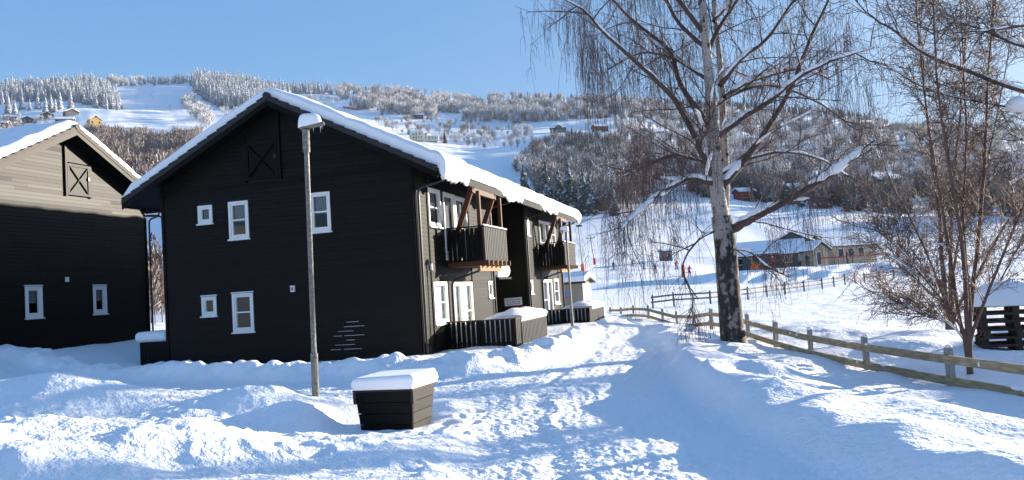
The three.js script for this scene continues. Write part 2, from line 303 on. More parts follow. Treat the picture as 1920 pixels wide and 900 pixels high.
// ---------------------------------------------------------------- house building
// a wall frame: origin and turn; s runs along the wall, o out of it
const frame = (x, z, turn) => ({ x, z, turn });
const place = (m, f, s, y, o = 0) => { m.position.set(f.x + Math.cos(f.turn) * s + Math.sin(f.turn) * o, y, f.z - Math.sin(f.turn) * s + Math.cos(f.turn) * o); m.rotation.y = f.turn; return m; };
function wallPart(parent, f, outline, holes, mat, name = 'wall') {
  const s = new THREE.Shape(outline.map(([a, b]) => new THREE.Vector2(a, b)));
  for (const [a0, a1, b0, b1] of holes) s.holes.push(new THREE.Path([[a0, b0], [a1, b0], [a1, b1], [a0, b1]].map(([a, b]) => new THREE.Vector2(a, b))));
  const g = new THREE.ExtrudeGeometry(s, { depth: 0.16, bevelEnabled: false }); g.translate(0, 0, -0.16);
  return place(part(name, g, mat, parent), f, 0, 0);
}
function plankGeo(a0, b0, a1, b1, y0, y1, s0) {
  const P = [[a0, y0, 0.027], [b0, y0, 0.027], [b1, y1, 0.018], [a1, y1, 0.018], [a0, y0, 0], [b0, y0, 0], [b1, y1, 0], [a1, y1, 0]];
  const F = [[0, 1, 2, 3], [5, 4, 7, 6], [4, 5, 1, 0], [3, 2, 6, 7], [4, 0, 3, 7], [1, 5, 6, 2]], p = [], uv = [], idx = [];
  for (const f of F) { const k = p.length / 3; for (const q of f) { p.push(...P[q]); uv.push((P[q][0] + s0) / 1.6, P[q][1] / 0.8 + P[q][2]); } idx.push(k, k + 1, k + 2, k, k + 2, k + 3); }
  const g = new THREE.BufferGeometry(); g.setAttribute('position', new THREE.Float32BufferAttribute(p, 3)); g.setAttribute('uv', new THREE.Float32BufferAttribute(uv, 2)); g.setIndex(idx); g.computeVertexNormals(); return g;
}
const prng = mulberry(31);
// lapped boarding in rows, cut at openings and under the roof slope; every board a part
function planks(wall, y0, y1, pitch, range, holes, mats, asStuff = false) {
  const all = [];
  for (let y = y0; y < y1 - 0.02; y += pitch) {
    const yt = Math.min(y + pitch - 0.004, y1), lo = range(y), hi = range(yt); if (!lo || lo[1] - lo[0] < 0.05) continue;
    let runs = [[lo[0], lo[1]]];
    for (const [h0, h1, b0, b1] of holes) if (Math.min(yt, b1) - Math.max(y, b0) > pitch * 0.2) runs = runs.flatMap(([a, b]) => (h1 <= a || h0 >= b ? [[a, b]] : [[a, Math.min(b, h0)], [Math.max(a, h1), b]].filter(([p, q]) => q - p > 0.03)));
    if (!asStuff) runs = runs.flatMap(([a, b]) => { if (b - a < 3.6) return [[a, b]]; const c = mix(a, b, 0.22 + 0.56 * prng()); return [[a, c - 0.002], [c + 0.002, b]]; });
    for (const [a, b] of runs) {
      const ta = a === lo[0] ? (hi ? hi[0] : (lo[0] + lo[1]) / 2 - 0.01) : a, tb = b === lo[1] ? (hi ? hi[1] : (lo[0] + lo[1]) / 2 + 0.01) : b;
      const g = plankGeo(a, b, ta, tb, y, yt, prng() * 5);
      if (asStuff) all.push(g); else part('plank', g, mats[Math.floor(prng() * mats.length)], wall);
    }
  }
  if (asStuff) part('boarding', mergeGeometries(all), mats[0], wall).userData.kind = 'stuff';
}
// casement: white frame, panes, sill; the bars are at the given heights and widths
function windowPart(parent, f, s0, s1, y0, y1, { bar = 0.5, fw = 0.07, name = 'window', cover = 'none', ledge = true, door = false, seed = 1 } = {}) {
  const w = s1 - s0, h = y1 - y0, G = [];
  G.push(boxAB(0, w, h - fw, h, -0.06, 0.055), boxAB(0, w, 0, fw * (door ? 3.4 : 1.2), -0.06, 0.055), boxAB(0, fw, fw * 1.2, h - fw, -0.06, 0.055), boxAB(w - fw, w, fw * 1.2, h - fw, -0.06, 0.055));
  const in0 = fw + 0.004, in1 = w - fw - 0.004, sw = 0.05, yb = fw * (door ? 3.4 : 1.2) + 0.004, yt = h - fw - 0.004;
  G.push(boxAB(in0, in1, yt - sw, yt, -0.05, 0.03), boxAB(in0, in1, yb, yb + sw, -0.05, 0.03), boxAB(in0, in0 + sw, yb + sw, yt - sw, -0.05, 0.03), boxAB(in1 - sw, in1, yb + sw, yt - sw, -0.05, 0.03));
  if (bar) G.push(boxAB(in0 + sw, in1 - sw, yb + (yt - yb) * bar - 0.022, yb + (yt - yb) * bar + 0.022, -0.04, 0.024));
  const m = place(part(name, mergeGeometries(G), M.white, parent), f, s0, y0);
  const gx0 = in0 + sw * 0.7, gx1 = in1 - sw * 0.7, gy0 = yb + sw * 0.7, gy1 = yt - sw * 0.7;
  const panes = bar ? [[gy0, yb + (yt - yb) * bar], [yb + (yt - yb) * bar + 0.001, gy1]] : [[gy0, gy1]];
  for (const [a, b] of panes) { const g = new THREE.PlaneGeometry(gx1 - gx0, b - a); g.translate((gx0 + gx1) / 2, (a + b) / 2, -0.012); part('pane', g, M.glass, m); }
  if (!door) part('sill', boxAB(-0.04, w + 0.04, -0.045, -0.002, -0.02, 0.1), M.white, m);
  if (ledge && !door) {
    const g = new THREE.CapsuleGeometry(0.028, w + 0.02, 3, 6); g.rotateZ(Math.PI / 2); g.scale(1, 0.8, 1.5); g.translate(w / 2, h + 0.024, 0.035); part('snow_ledge', g, M.snow, m);
    part('head_flashing', boxAB(-0.05, w + 0.05, h + 0.001, h + 0.008, 0.0, 0.08), M.black, m);
  }
  if (cover !== 'none') {
    const n = 26, pts = []; const lo = cover === 'half' ? mix(yb, yt, 0.45) : yb + 0.02;
    for (let i = 0; i <= n; i++) pts.push([mix(gx0, gx1, i / n), -0.1 - 0.018 * Math.sin(i * 1.5 + seed)]);
    const g = new THREE.BufferGeometry(), p = [], idx = []; pts.forEach(([x, z], i) => { p.push(x, lo, z, x, yt, z); if (i) idx.push(i * 2 - 2, i * 2, i * 2 - 1, i * 2, i * 2 + 1, i * 2 - 1); });
    g.setAttribute('position', new THREE.Float32BufferAttribute(p, 3)); g.setIndex(idx); g.computeVertexNormals(); part('curtain', g, cover === 'paper' ? M.paper : M.blind, m);
  }
  return m;
}
// pitched roof over a body whose gable faces local +z: slabs, barge boards, verge tiles and a thick coat of snow
function pitchedRoof(parent, { half, ridge, slope, length, front = 0.6, eaveR, eaveL, snow = 0.42, bulge, verge = M.black, vergeTop = M.roofTile, seed = 0, tiles = true }) {
  const th = 0.2, z0 = front, z1 = -length - 0.5, yT = (x) => ridge - slope * Math.abs(x), xr = half + eaveR, xl = -half - eaveL;
  const s = new THREE.Shape(); s.moveTo(0, ridge); s.lineTo(xr, yT(xr)); s.lineTo(xr, yT(xr) - th); s.lineTo(0, ridge - th); s.lineTo(xl, yT(xl) - th); s.lineTo(xl, yT(xl)); s.closePath();
  const g = new THREE.ExtrudeGeometry(s, { depth: z0 - z1, bevelEnabled: false }); g.translate(0, 0, z1);
  const roof = part('roof', g, M.black, parent);
  for (const [xe, sg] of [[xr, 1], [xl, -1]]) {
    const b = (off, t, z, dz, mat, n) => { const q = new THREE.Shape(); q.moveTo(0, ridge - off); q.lineTo(xe, yT(xe) - off); q.lineTo(xe, yT(xe) - off - t); q.lineTo(0, ridge - off - t); q.closePath(); const e = new THREE.ExtrudeGeometry(q, { depth: dz, bevelEnabled: false }); e.translate(sg * 0.002, 0, z); part(n, e, mat, roof); };
    b(0.0, 0.13, z0 + 0.002, 0.05, vergeTop, 'barge_board'); b(0.132, 0.17, z0 + 0.002, 0.03, verge, 'barge_board');
    part('fascia', boxAB(Math.min(xe, xe + sg * 0.03) + sg * 0.002, Math.max(xe, xe + sg * 0.03) + sg * 0.002, yT(xe) - th - 0.04, yT(xe) - 0.02, z1, z0), verge, roof);
    if (tiles) { const L = Math.abs(xe), n = Math.round(L / 0.36); for (let k = 0; k < n; k++) { const xa = sg * (k + 0.02) / n * L, xb = sg * (k + 0.98) / n * L; part('verge_tile', beam(new V3(xa, yT(xa) + 0.005, z0 - 0.04), new V3(xb, yT(xb) + 0.04, z0 - 0.04), 0.2, 0.045), vergeTop, roof); } }
  }
  const cap = new THREE.CylinderGeometry(0.11, 0.11, 0.35, 12); cap.rotateX(Math.PI / 2); cap.translate(0, ridge + 0.01, z0 - 0.09); part('ridge_tile', cap, vergeTop, roof);
  // snow
  const rings = [], zs = []; for (let z = z0 - 0.05; z > z1 + 0.1; z -= z > z0 - 0.6 ? 0.06 : 0.16) zs.push(z); zs.push(z1 + 0.05);
  for (const z of zs) {
    const dEnd = Math.min(z0 - z, z - z1), e = Math.sqrt(1 - Math.pow(1 - clamp(dEnd / 0.28), 2)), t0 = snow * (0.25 + 0.75 * e) * (1 + 0.1 * noiseA(z * 0.5 + seed, 3)), ring = [];
    const bl = bulge ? bulge(-z) : 0, bj = bl * (0.85 + 0.28 * noiseB(z * 0.9, 5 + seed) + 0.16 * noiseA(z * 3.4, seed) + 0.08 * noiseB(z * 9, seed)), a = 0.13 + 0.36 * Math.max(0, bj), droop = 0.02 + 0.44 * Math.max(0, bj) * e;
    const topY = (x, t) => ridge - slope * (Math.sqrt(x * x + 0.09) - 0.1) + t;
    ring.push(new V3(xl + 0.05, yT(xl) + 0.015, z), new V3(xl - 0.03, yT(xl) + t0 * 0.45, z), new V3(xl + 0.06, yT(xl) + t0 * 0.85, z));
    const xn = xr - 0.22; for (let k = 0; k <= 40; k++) { const x = mix(xl + 0.25, xn, k / 40), t = t0 * (1 + 0.1 * noiseA(x * 0.8, z * 0.5 + seed) + 0.05 * noiseB(x * 2.3, z * 1.3)); ring.push(new V3(x, topY(x, t), z)); }
    const yTop = topY(xn, t0), c = (yTop - (yT(xn) - droop)) / 2, yc = yTop - c, xi = xr + 0.04 + 0.03 * bl;
    for (let k = 1; k <= 12; k++) { const q = Math.PI / 2 - k / 12 * Math.PI, base = q > 0 ? xn : Math.min(xi, xn + a), w = (q > 0 ? 1 : 1) * (xn + a - base); ring.push(new V3(base + w * Math.cos(q) + 0.02 * noiseB(k, z * 3), yc + c * Math.sin(q) + (bl > 0.3 && k > 7 ? 0.05 * noiseA(z * 4, k) : 0), z)); }
    ring.push(new V3(xr - 0.1, yT(xr - 0.1) + 0.012, z), new V3(xr - 1, yT(xr - 1) + 0.012, z), new V3(0, ridge + 0.012, z));
    rings.push(ring);
  }
  part('roof_snow', loft(rings), M.snow, roof);
  return roof;
}
function hatch(parent, f, s0, s1, y0, y1, yTopL, yTopR, mat) {
  // two leaves: an upper panel that follows the slope and a lower door with a diagonal cross
  const w = s1 - s0, sp = new THREE.Shape(); [[0, y1 + 0.05], [w, y1 + 0.05], [w, yTopR], [0, yTopL]].forEach(([a, b], i) => (i ? sp.lineTo(a, b - y0) : sp.moveTo(a, b - y0)));
  const up = new THREE.ExtrudeGeometry(sp, { depth: 0.05, bevelEnabled: false });
  const m = place(part('loft_hatch', mergeGeometries([boxAB(0, w, 0, y1 - y0, 0, 0.045)].map((g) => g.toNonIndexed()).concat([up.index ? up.toNonIndexed() : up])), mat, parent), f, s0, y0, 0.034);
  const h = y1 - y0, fz = 0.047, b = 0.1;
  part('frame_board', mergeGeometries([boxAB(0, w, 0, b, fz, fz + 0.03), boxAB(0, w, h - b, h, fz, fz + 0.03), boxAB(0, b, b, h - b, fz, fz + 0.03), boxAB(w - b, w, b, h - b, fz, fz + 0.03)]), mat, m);
  part('cross_brace', beam(new V3(b, b, fz + 0.012), new V3(w - b, h - b, fz + 0.012), 0.1, 0.022), mat, m);
  part('cross_brace', beam(new V3(b, h - b, fz + 0.008), new V3(w - b, b, fz + 0.008), 0.1, 0.022), mat, m);
  part('side_board', boxAB(-0.09, -0.005, -0.05, yTopL - y0 - 0.03, -0.02, 0.07), mat, m);
  part('side_board', boxAB(w + 0.005, w + 0.09, -0.05, yTopR - y0 - 0.08, -0.02, 0.07), mat, m);
  part('latch', boxAB(w - 0.12, w - 0.04, h * 0.52, h * 0.62, fz + 0.03, fz + 0.06), M.pipe, m);
}
function pipeGeo(pts, r = 0.04) { const c = new THREE.CatmullRomCurve3(pts, false, 'catmullrom', 0.05); return new THREE.TubeGeometry(c, pts.length * 10, r, 8); }

// ---------------------------------------------------------------- the black house in the middle
{
  const HW = 4.36, RIDGE = 8.15, SL = 0.51;
  const o = toWorld(0, -HW, 0), house = thing('black_house', 'long two-storey black timber house with snowy roof, balconies and terraces', 'house', o, -HA);
  const under = (x) => RIDGE - SL * Math.abs(x) - 0.2;
  const fF = frame(0, 0, 0), fS = frame(HW, 0, Math.PI / 2), fR = frame(0, -13.5, 0), fB = frame(HW, -21.5, Math.PI), fL = frame(-HW, -21.5, -Math.PI / 2), fRB = frame(HW, -8, Math.PI), fRin = frame(1.4, -8, Math.PI / 2);
  const X = (v) => v + HW;
  const front = [[X(-7.36), X(-6.84), 4.49, 5.07], [X(-6.25), X(-5.55), 3.91, 5.1], [X(-3.42), X(-2.72), 3.91, 5.12], [X(-7.36), X(-6.83), 1.55, 2.17], [X(-6.26), X(-5.52), 0.99, 2.2]];
  const fw = wallPart(house, fF, [[-HW, -0.3], [HW, -0.3], [HW, under(HW)], [0, under(0)], [-HW, under(HW)]], front, M.shell, 'front_wall');
  planks(fw, -0.1, under(0) - 0.05, 0.135, (y) => { const lim = y < under(HW) ? HW - 0.1 : Math.min(HW - 0.1, (under(0) - 0.02 - y) / SL); return lim > 0.05 ? [-lim, lim] : null; }, [...front, [-1.26, 0.06, 5.64, 9]], M.stain);
  for (const s of [-1, 1]) part('corner_board', boxAB(s * HW - 0.1 * (s + 1) / 2 + (s < 0 ? 0 : 0.0), s * HW + 0.1 * (1 - s) / 2, -0.3, under(HW) - 0.02, 0.002, 0.05), M.black, fw);
  part('belt_board', boxAB(-HW + 0.1, HW - 0.1, 5.56, 5.63, 0.028, 0.05), M.black, fw);
  windowPart(house, fF, ...front[0], { bar: 0, cover: 'full', ledge: false }); windowPart(house, fF, ...front[1], { cover: 'half', ledge: false }); windowPart(house, fF, ...front[2], { cover: 'half', ledge: false });
  windowPart(house, fF, ...front[3], { bar: 0 }); windowPart(house, fF, ...front[4], {});
  hatch(house, fF, -1.16, -0.04, 5.7, 6.9, under(1.16) - 0.03, under(0.04) - 0.03, M.black);
  const vb = place(part('wall_vent', mergeGeometries([boxAB(-0.06, 0.06, -0.09, 0.09, 0, 0.09), boxAB(-0.075, 0.075, 0.085, 0.1, 0, 0.1)]), M.white, house), fF, X(-4.1), 2.22, 0.03); part('grille', boxAB(-0.03, 0.03, -0.05, 0.05, 0.091, 0.1), M.concrete, vb);
  // snow caught on the board edges low on the wall
  for (let k = 0; k < 11; k++) { const w = 0.2 + prng() * 0.5, s = X(-2.9 + prng() * 0.7), y = -0.1 + 0.135 * (3 + Math.floor(k * 0.62)); place(part('snow_streak', new THREE.CapsuleGeometry(0.0055, w, 2, 5).rotateZ(Math.PI / 2), M.snow, house), fF, s + w / 2 - 0.1, y - 0.004, 0.036); }
  // side walls of the two halves and the recess between them
  const mir = (l) => l.map(([a, b, c, d]) => [21.5 - b, 21.5 - a, c, d]);
  const side = [[1.1, 2.2, 3.9, 5.11], [2.5, 3.65, 2.86, 5.1], [3.7, 4.92, 2.86, 5.08], [1.12, 2.36, 0.84, 2.16], [2.85, 3.85, 0.12, 2.13], [3.9, 5.06, 0.12, 2.13], [7.1, 7.72, 1.5, 2.14]];
  const side2 = [...mir(side), [14.0, 14.4, 4.2, 5.05]], so = { bar: 0.52, ledge: false };
  const s1 = wallPart(house, fS, [[0, -0.3], [8, -0.3], [8, under(HW)], [0, under(HW)]], side, M.shell, 'side_wall');
  planks(s1, -0.1, under(HW) - 0.01, 0.135, () => [0.1, 7.9], side, M.stain);
  const s2 = wallPart(house, fS, [[13.5, -0.3], [21.5, -0.3], [21.5, under(HW)], [13.5, under(HW)]], side2, M.shell, 'side_wall');
  planks(s2, -0.1, under(HW) - 0.01, 0.135, () => [13.6, 21.4], side2, M.stain, true);
  for (const [w, a] of [[s1, 0.0], [s1, 7.9], [s2, 13.5], [s2, 21.4]]) part('corner_board', boxAB(a, a + 0.1, -0.3, under(HW) - 0.02, 0.002, 0.05), M.black, w);
  for (const [w, a] of [[s1, 1.0], [s1, 5.12], [s2, 16.3], [s2, 20.4]]) part('trim_board', boxAB(a - 0.03, a + 0.04, 0.1, 5.5, 0.03, 0.056), M.black, w);
  const sr = wallPart(house, fR, [[1.2, -0.3], [HW, -0.3], [HW, under(HW)], [1.2, under(1.2)]], [], M.shell, 'recess_wall');
  planks(sr, -0.1, under(1.2) - 0.1, 0.135, (y) => [1.2, Math.min(HW - 0.1, (under(0) - 0.02 - y) / SL)], [], M.stain, true);
  part('corner_board', boxAB(HW - 0.1, HW, -0.3, under(HW) - 0.02, 0.002, 0.05), M.black, sr);
  wallPart(house, fRB, [[0, -0.3], [HW - 1.2, -0.3], [HW - 1.2, under(1.2)], [0, under(HW)]], [], M.shell, 'recess_wall');
  wallPart(house, fRin, [[0, -0.3], [5.5, -0.3], [5.5, under(1.4)], [0, under(1.4)]], [], M.stain[0], 'recess_wall');
  wallPart(house, fB, [[0, -0.3], [2 * HW, -0.3], [2 * HW, under(HW)], [HW, under(0)], [0, under(HW)]], [], M.black, 'back_wall');
  wallPart(house, fL, [[0, -0.3], [21.5, -0.3], [21.5, under(HW)], [0, under(HW)]], [], M.black, 'far_side_wall');
  part('floor', mergeGeometries([boxAB(-HW + 0.17, HW - 0.17, -0.05, 0.1, -7.8, -0.17), boxAB(-HW + 0.17, HW - 0.17, 2.5, 2.7, -7.8, -0.17), boxAB(-HW + 0.17, HW - 0.17, -0.05, 0.1, -21.3, -13.7), boxAB(-HW + 0.17, HW - 0.17, 2.5, 2.7, -21.3, -13.7)]), M.room, house);
  part('inner_wall', mergeGeometries([boxAB(0, 0.1, 0.1, 5.4, -7.8, -2.6), boxAB(-HW + 0.2, HW - 0.2, 0.1, 5.4, -2.7, -2.6).translate(0, 0, -3.2), boxAB(0, 0.1, 0.1, 5.4, -21.2, -13.7)]), M.room, house);
  side.forEach((h, k) => windowPart(house, fS, ...h, { ...so, door: k === 1 || k === 4, bar: k === 1 || k === 4 || k === 6 ? 0 : 0.5, cover: k === 3 || k === 4 || k === 5 ? 'paper' : k === 6 ? 'none' : 'half', name: k === 1 || k === 4 ? 'door' : 'window', seed: k }));
  side2.forEach((h, k) => windowPart(house, fS, ...h, { ...so, door: k === 1 || k === 4, bar: k === 1 || k === 4 || k > 5 ? 0 : 0.5, cover: 'half', name: k === 1 || k === 4 ? 'door' : 'window', seed: k }));
  place(part('wall_lamp', new RoundedBoxGeometry(0.1, 0.2, 0.08, 2, 0.02), M.white, house), fS, 0.95, 2.62, 0.07);
  part('entrance_door', boxAB(1.42, 1.46, 0.1, 2.1, -10.4, -9.5), M.brown, house); part('entrance_post', boxAB(2.9, 3.05, 0, 2.5, -12.4, -12.25), M.brown, house);
  // porch canopy with its heap of snow in the recess
  part('porch_canopy', boxAB(1.5, HW + 0.12, 2.2, 2.28, -10.3, -8.4), M.black, house); { const g = new RoundedBoxGeometry(2.95, 0.62, 1.95, 6, 0.28); g.translate(3.02, 2.56, -9.35); part('canopy_snow', g, M.snow, house); }
  const bulge = (u) => { let b = 0; for (const [p, q, h] of [[-0.7, 2.0, 1], [6.1, 9.4, 0.95], [12.9, 16.5, 0.8], [21.4, 23, 0.9]]) b = Math.max(b, h * smooth(p - 0.15, p + 0.3, u) * (1 - smooth(q - 0.25, q + 0.12, u))); return b; };
  pitchedRoof(house, { half: HW, ridge: RIDGE, slope: SL, length: 21.5, front: 0.6, eaveR: 1.0, eaveL: 1.0, bulge, seed: 1 });
  // downpipes
  const P = (u, v, y) => new V3(X(v), y, -u);
  for (const u of [0.12, 7.75, 13.62, 21.3]) part('downpipe', pipeGeo([P(u, 0.98, 5.22), P(u, 0.9, 5.12), P(u, 0.16, 4.98), P(u, 0.1, 4.8), P(u, 0.1, 0.05)]), M.pipe, house);
  part('downpipe', pipeGeo([new V3(-HW - 0.95, 5.2, -0.15), new V3(-HW - 0.8, 4.95, -0.15), new V3(-HW - 0.12, 4.85, -0.15), new V3(-HW - 0.08, 0.1, -0.15)]), M.pipe, house);
  // balconies and terraces
  function slats(parent, a, b, y0, y1, n, w, out, mats) {                     // upright boards from a to b in plan
    const d = b.clone().sub(a), L = d.length(); d.normalize(); const turn = Math.atan2(-d.z, d.x);
    for (let k = 0; k < n; k++) { const q = a.clone().addScaledVector(d, (k + 0.5) / n * L), dy = (prng() - 0.5) * 0.015; const m = part('slat', new THREE.BoxGeometry(w, y1 - y0 + dy, 0.022), mats[k % mats.length], parent); m.position.set(q.x, (y0 + y1) / 2, q.z); m.rotation.y = turn; }
  }
  function balcony(u0, u1) {
    const D = 1.3, yf = 2.78, b = part('balcony', boxAB(X(0.05), X(D - 0.02), yf, yf + 0.04, -u1 + 0.02, -u0 - 0.02), M.brown, house);
    for (let k = 0; k < 6; k++) part('joist', boxAB(X(0.02), X(D + 0.12), yf - 0.17, yf - 0.003, -mix(u0 + 0.06, u1 - 0.06, k / 5) - 0.03, -mix(u0 + 0.06, u1 - 0.06, k / 5) + 0.03), k % 5 ? M.rawWood : M.brown, b);
    part('rim_beam', boxAB(X(D - 0.3), X(D - 0.2), yf - 0.34, yf - 0.175, -u1 + 0.1, -u0 - 0.1), M.rawWood, b);
    slats(b, P(u0, D + 0.015, 0), P(u1, D + 0.015, 0), yf - 0.05, 3.86, 14, 0.148, 0, M.slat);
    slats(b, P(u0 - 0.015, 0.08, 0), P(u0 - 0.015, D, 0), yf - 0.02, 3.84, 8, 0.128, 0, [M.black]); slats(b, P(u1 + 0.015, 0.08, 0), P(u1 + 0.015, D, 0), yf - 0.02, 3.84, 8, 0.128, 0, [M.black]);
    part('handrail', mergeGeometries([boxAB(X(D - 0.05), X(D + 0.05), 3.862, 3.9, -u1 - 0.05, -u0 + 0.05), boxAB(X(0.03), X(D - 0.052), 3.862, 3.9, -u0 - 0.04, -u0 + 0.05), boxAB(X(0.03), X(D - 0.052), 3.862, 3.9, -u1 - 0.05, -u1 + 0.04)]), M.black, b);
    { const g = new THREE.CapsuleGeometry(0.045, u1 - u0, 4, 8); g.rotateX(Math.PI / 2); g.scale(1.2, 0.7, 1); g.translate(X(D), 3.92, -(u0 + u1) / 2); part('rail_snow', g, M.snow, b); }
    for (const u of [u0 + 0.12, u1 - 0.12]) {
      part('brace', beam(P(u, 0.06, yf + 0.1), P(u, 0.98, 5.22), 0.12, 0.17), M.brown, b);
      part('post', boxAB(X(D - 0.2), X(D - 0.08), yf + 0.04, 5.05, -u - 0.06, -u + 0.06), M.brown, b);
    }
    part('eave_beam', boxAB(X(D - 0.42), X(D - 0.28), 5.0, 5.2, -u1, -u0), M.brown, b);
    part('drain_pipe', pipeGeo([P(u0 + 0.3, D - 0.25, 2.6), P(u0 + 0.3, D - 0.3, 2.45), P(u0 + 0.1, 0.18, 2.2), P(u0 + 0.05, 0.12, 2.0), P(u0 + 0.05, 0.12, 0.1)], 0.035), M.pipe, b);
  }
  balcony(2.62, 5.42); balcony(16.1, 18.9);
  function terrace(u0, u1, D, yt, seed) {
    const t = part('terrace', boxAB(X(0.06), X(D - 0.03), -0.05, 0.06, -u1, -u0), M.brown, house);
    slats(t, P(u0, D + 0.012, 0), P(u1, D + 0.012, 0), -0.2, yt, Math.round((u1 - u0) / 0.2), 0.145, 0, M.slat);
    slats(t, P(u0 - 0.012, 0.05, 0), P(u0 - 0.012, D, 0), -0.2, yt, 14, 0.125, 0, [M.black]); slats(t, P(u1 + 0.012, 0.9, 0), P(u1 + 0.012, D, 0), -0.2, yt, 9, 0.125, 0, [M.black]);
    for (const [u, v] of [[u0 + 0.05, D - 0.06], [u1 - 0.05, D - 0.06], [(u0 + u1) / 2, D - 0.06], [u0 + 0.05, D / 2], [u0 + 0.05, 0.08]]) part('post', boxAB(X(v) - 0.045, X(v) + 0.045, 0, yt, -u - 0.045, -u + 0.045), M.black, t);
    part('handrail', mergeGeometries([boxAB(X(D - 0.09), X(D + 0.05), yt + 0.002, yt + 0.035, -u1 - 0.05, -u0 + 0.05), boxAB(X(0.05), X(D - 0.092), yt + 0.002, yt + 0.035, -u0 - 0.05, -u0 + 0.05)]), M.brown, t);
    // snow heaped on the rail and inside
    const nu = 40, nv = 16, rings = [];
    for (let i = 0; i <= nu; i++) { const u = mix(u0 + 0.75, u1 + 0.02, i / nu), ring = []; for (let j = 0; j <= nv; j++) { const a = j / nv * Math.PI, v = mix(D + 0.06, 0.55, (1 - Math.cos(a)) / 2), e = Math.sqrt(Math.max(0, Math.sin(a))) * Math.pow(Math.sin(clamp(i / nu, 0.015, 0.985) * Math.PI), 0.35); ring.push(P(u, v, yt + 0.04 - 0.5 * (1 - clamp((v - 0.9) / 0.8)) * 0.5 + e * (0.26 + 0.06 * noiseA(u * 1.2 + seed, v * 1.5)))); } ring.push(P(u, 0.6, 0.1), P(u, D - 0.15, 0.1)); rings.push(ring); }
    part('terrace_snow', loft(rings), M.snow, t);
  }
  terrace(2.1, 6.6, 2.3, 0.84, 2); terrace(14.9, 19.4, 2.5, 0.66, 8);
  // signs on the recess wall
  const cv = document.createElement('canvas'); cv.width = 512; cv.height = 224; const c = cv.getContext('2d');
  c.fillStyle = '#c9cacb'; c.fillRect(0, 0, 512, 224); c.fillStyle = '#22242a'; c.textAlign = 'center'; c.font = 'bold 60px sans-serif'; c.fillText('Ønsker du å bo her?', 256, 76, 480); c.font = 'bold 56px sans-serif'; c.fillText('Det er mulig, ring!', 256, 140, 420); c.fillRect(40, 172, 300, 12); c.fillRect(352, 172, 100, 12);
  const tx = new THREE.CanvasTexture(cv); tx.colorSpace = THREE.SRGBColorSpace;
  place(part('information_sign', box(0.82, 0.36, 0.02), [M.white, M.white, M.white, M.white, std({ map: tx, roughness: 0.6 }), M.white], house), fR, X(-0.7), 1.2, 0.055).rotation.z = 0.03;
  const cr = document.createElement('canvas'); cr.width = 256; cr.height = 100; const e = cr.getContext('2d'); e.fillStyle = '#8e1a1c'; e.fillRect(0, 0, 256, 100); e.fillStyle = '#e8d8d4'; e.beginPath(); e.arc(45, 50, 17, 0, 7); e.fill(); e.font = 'bold 58px sans-serif'; e.textAlign = 'center'; e.fillText('11-15', 160, 70); const tr = new THREE.CanvasTexture(cr); tr.colorSpace = THREE.SRGBColorSpace;
  place(part('number_sign', box(0.52, 0.2, 0.02), [M.black, M.black, M.black, M.black, std({ map: tr, roughness: 0.6 }), M.black], house), fR, X(-0.45), 0.87, 0.055);
}

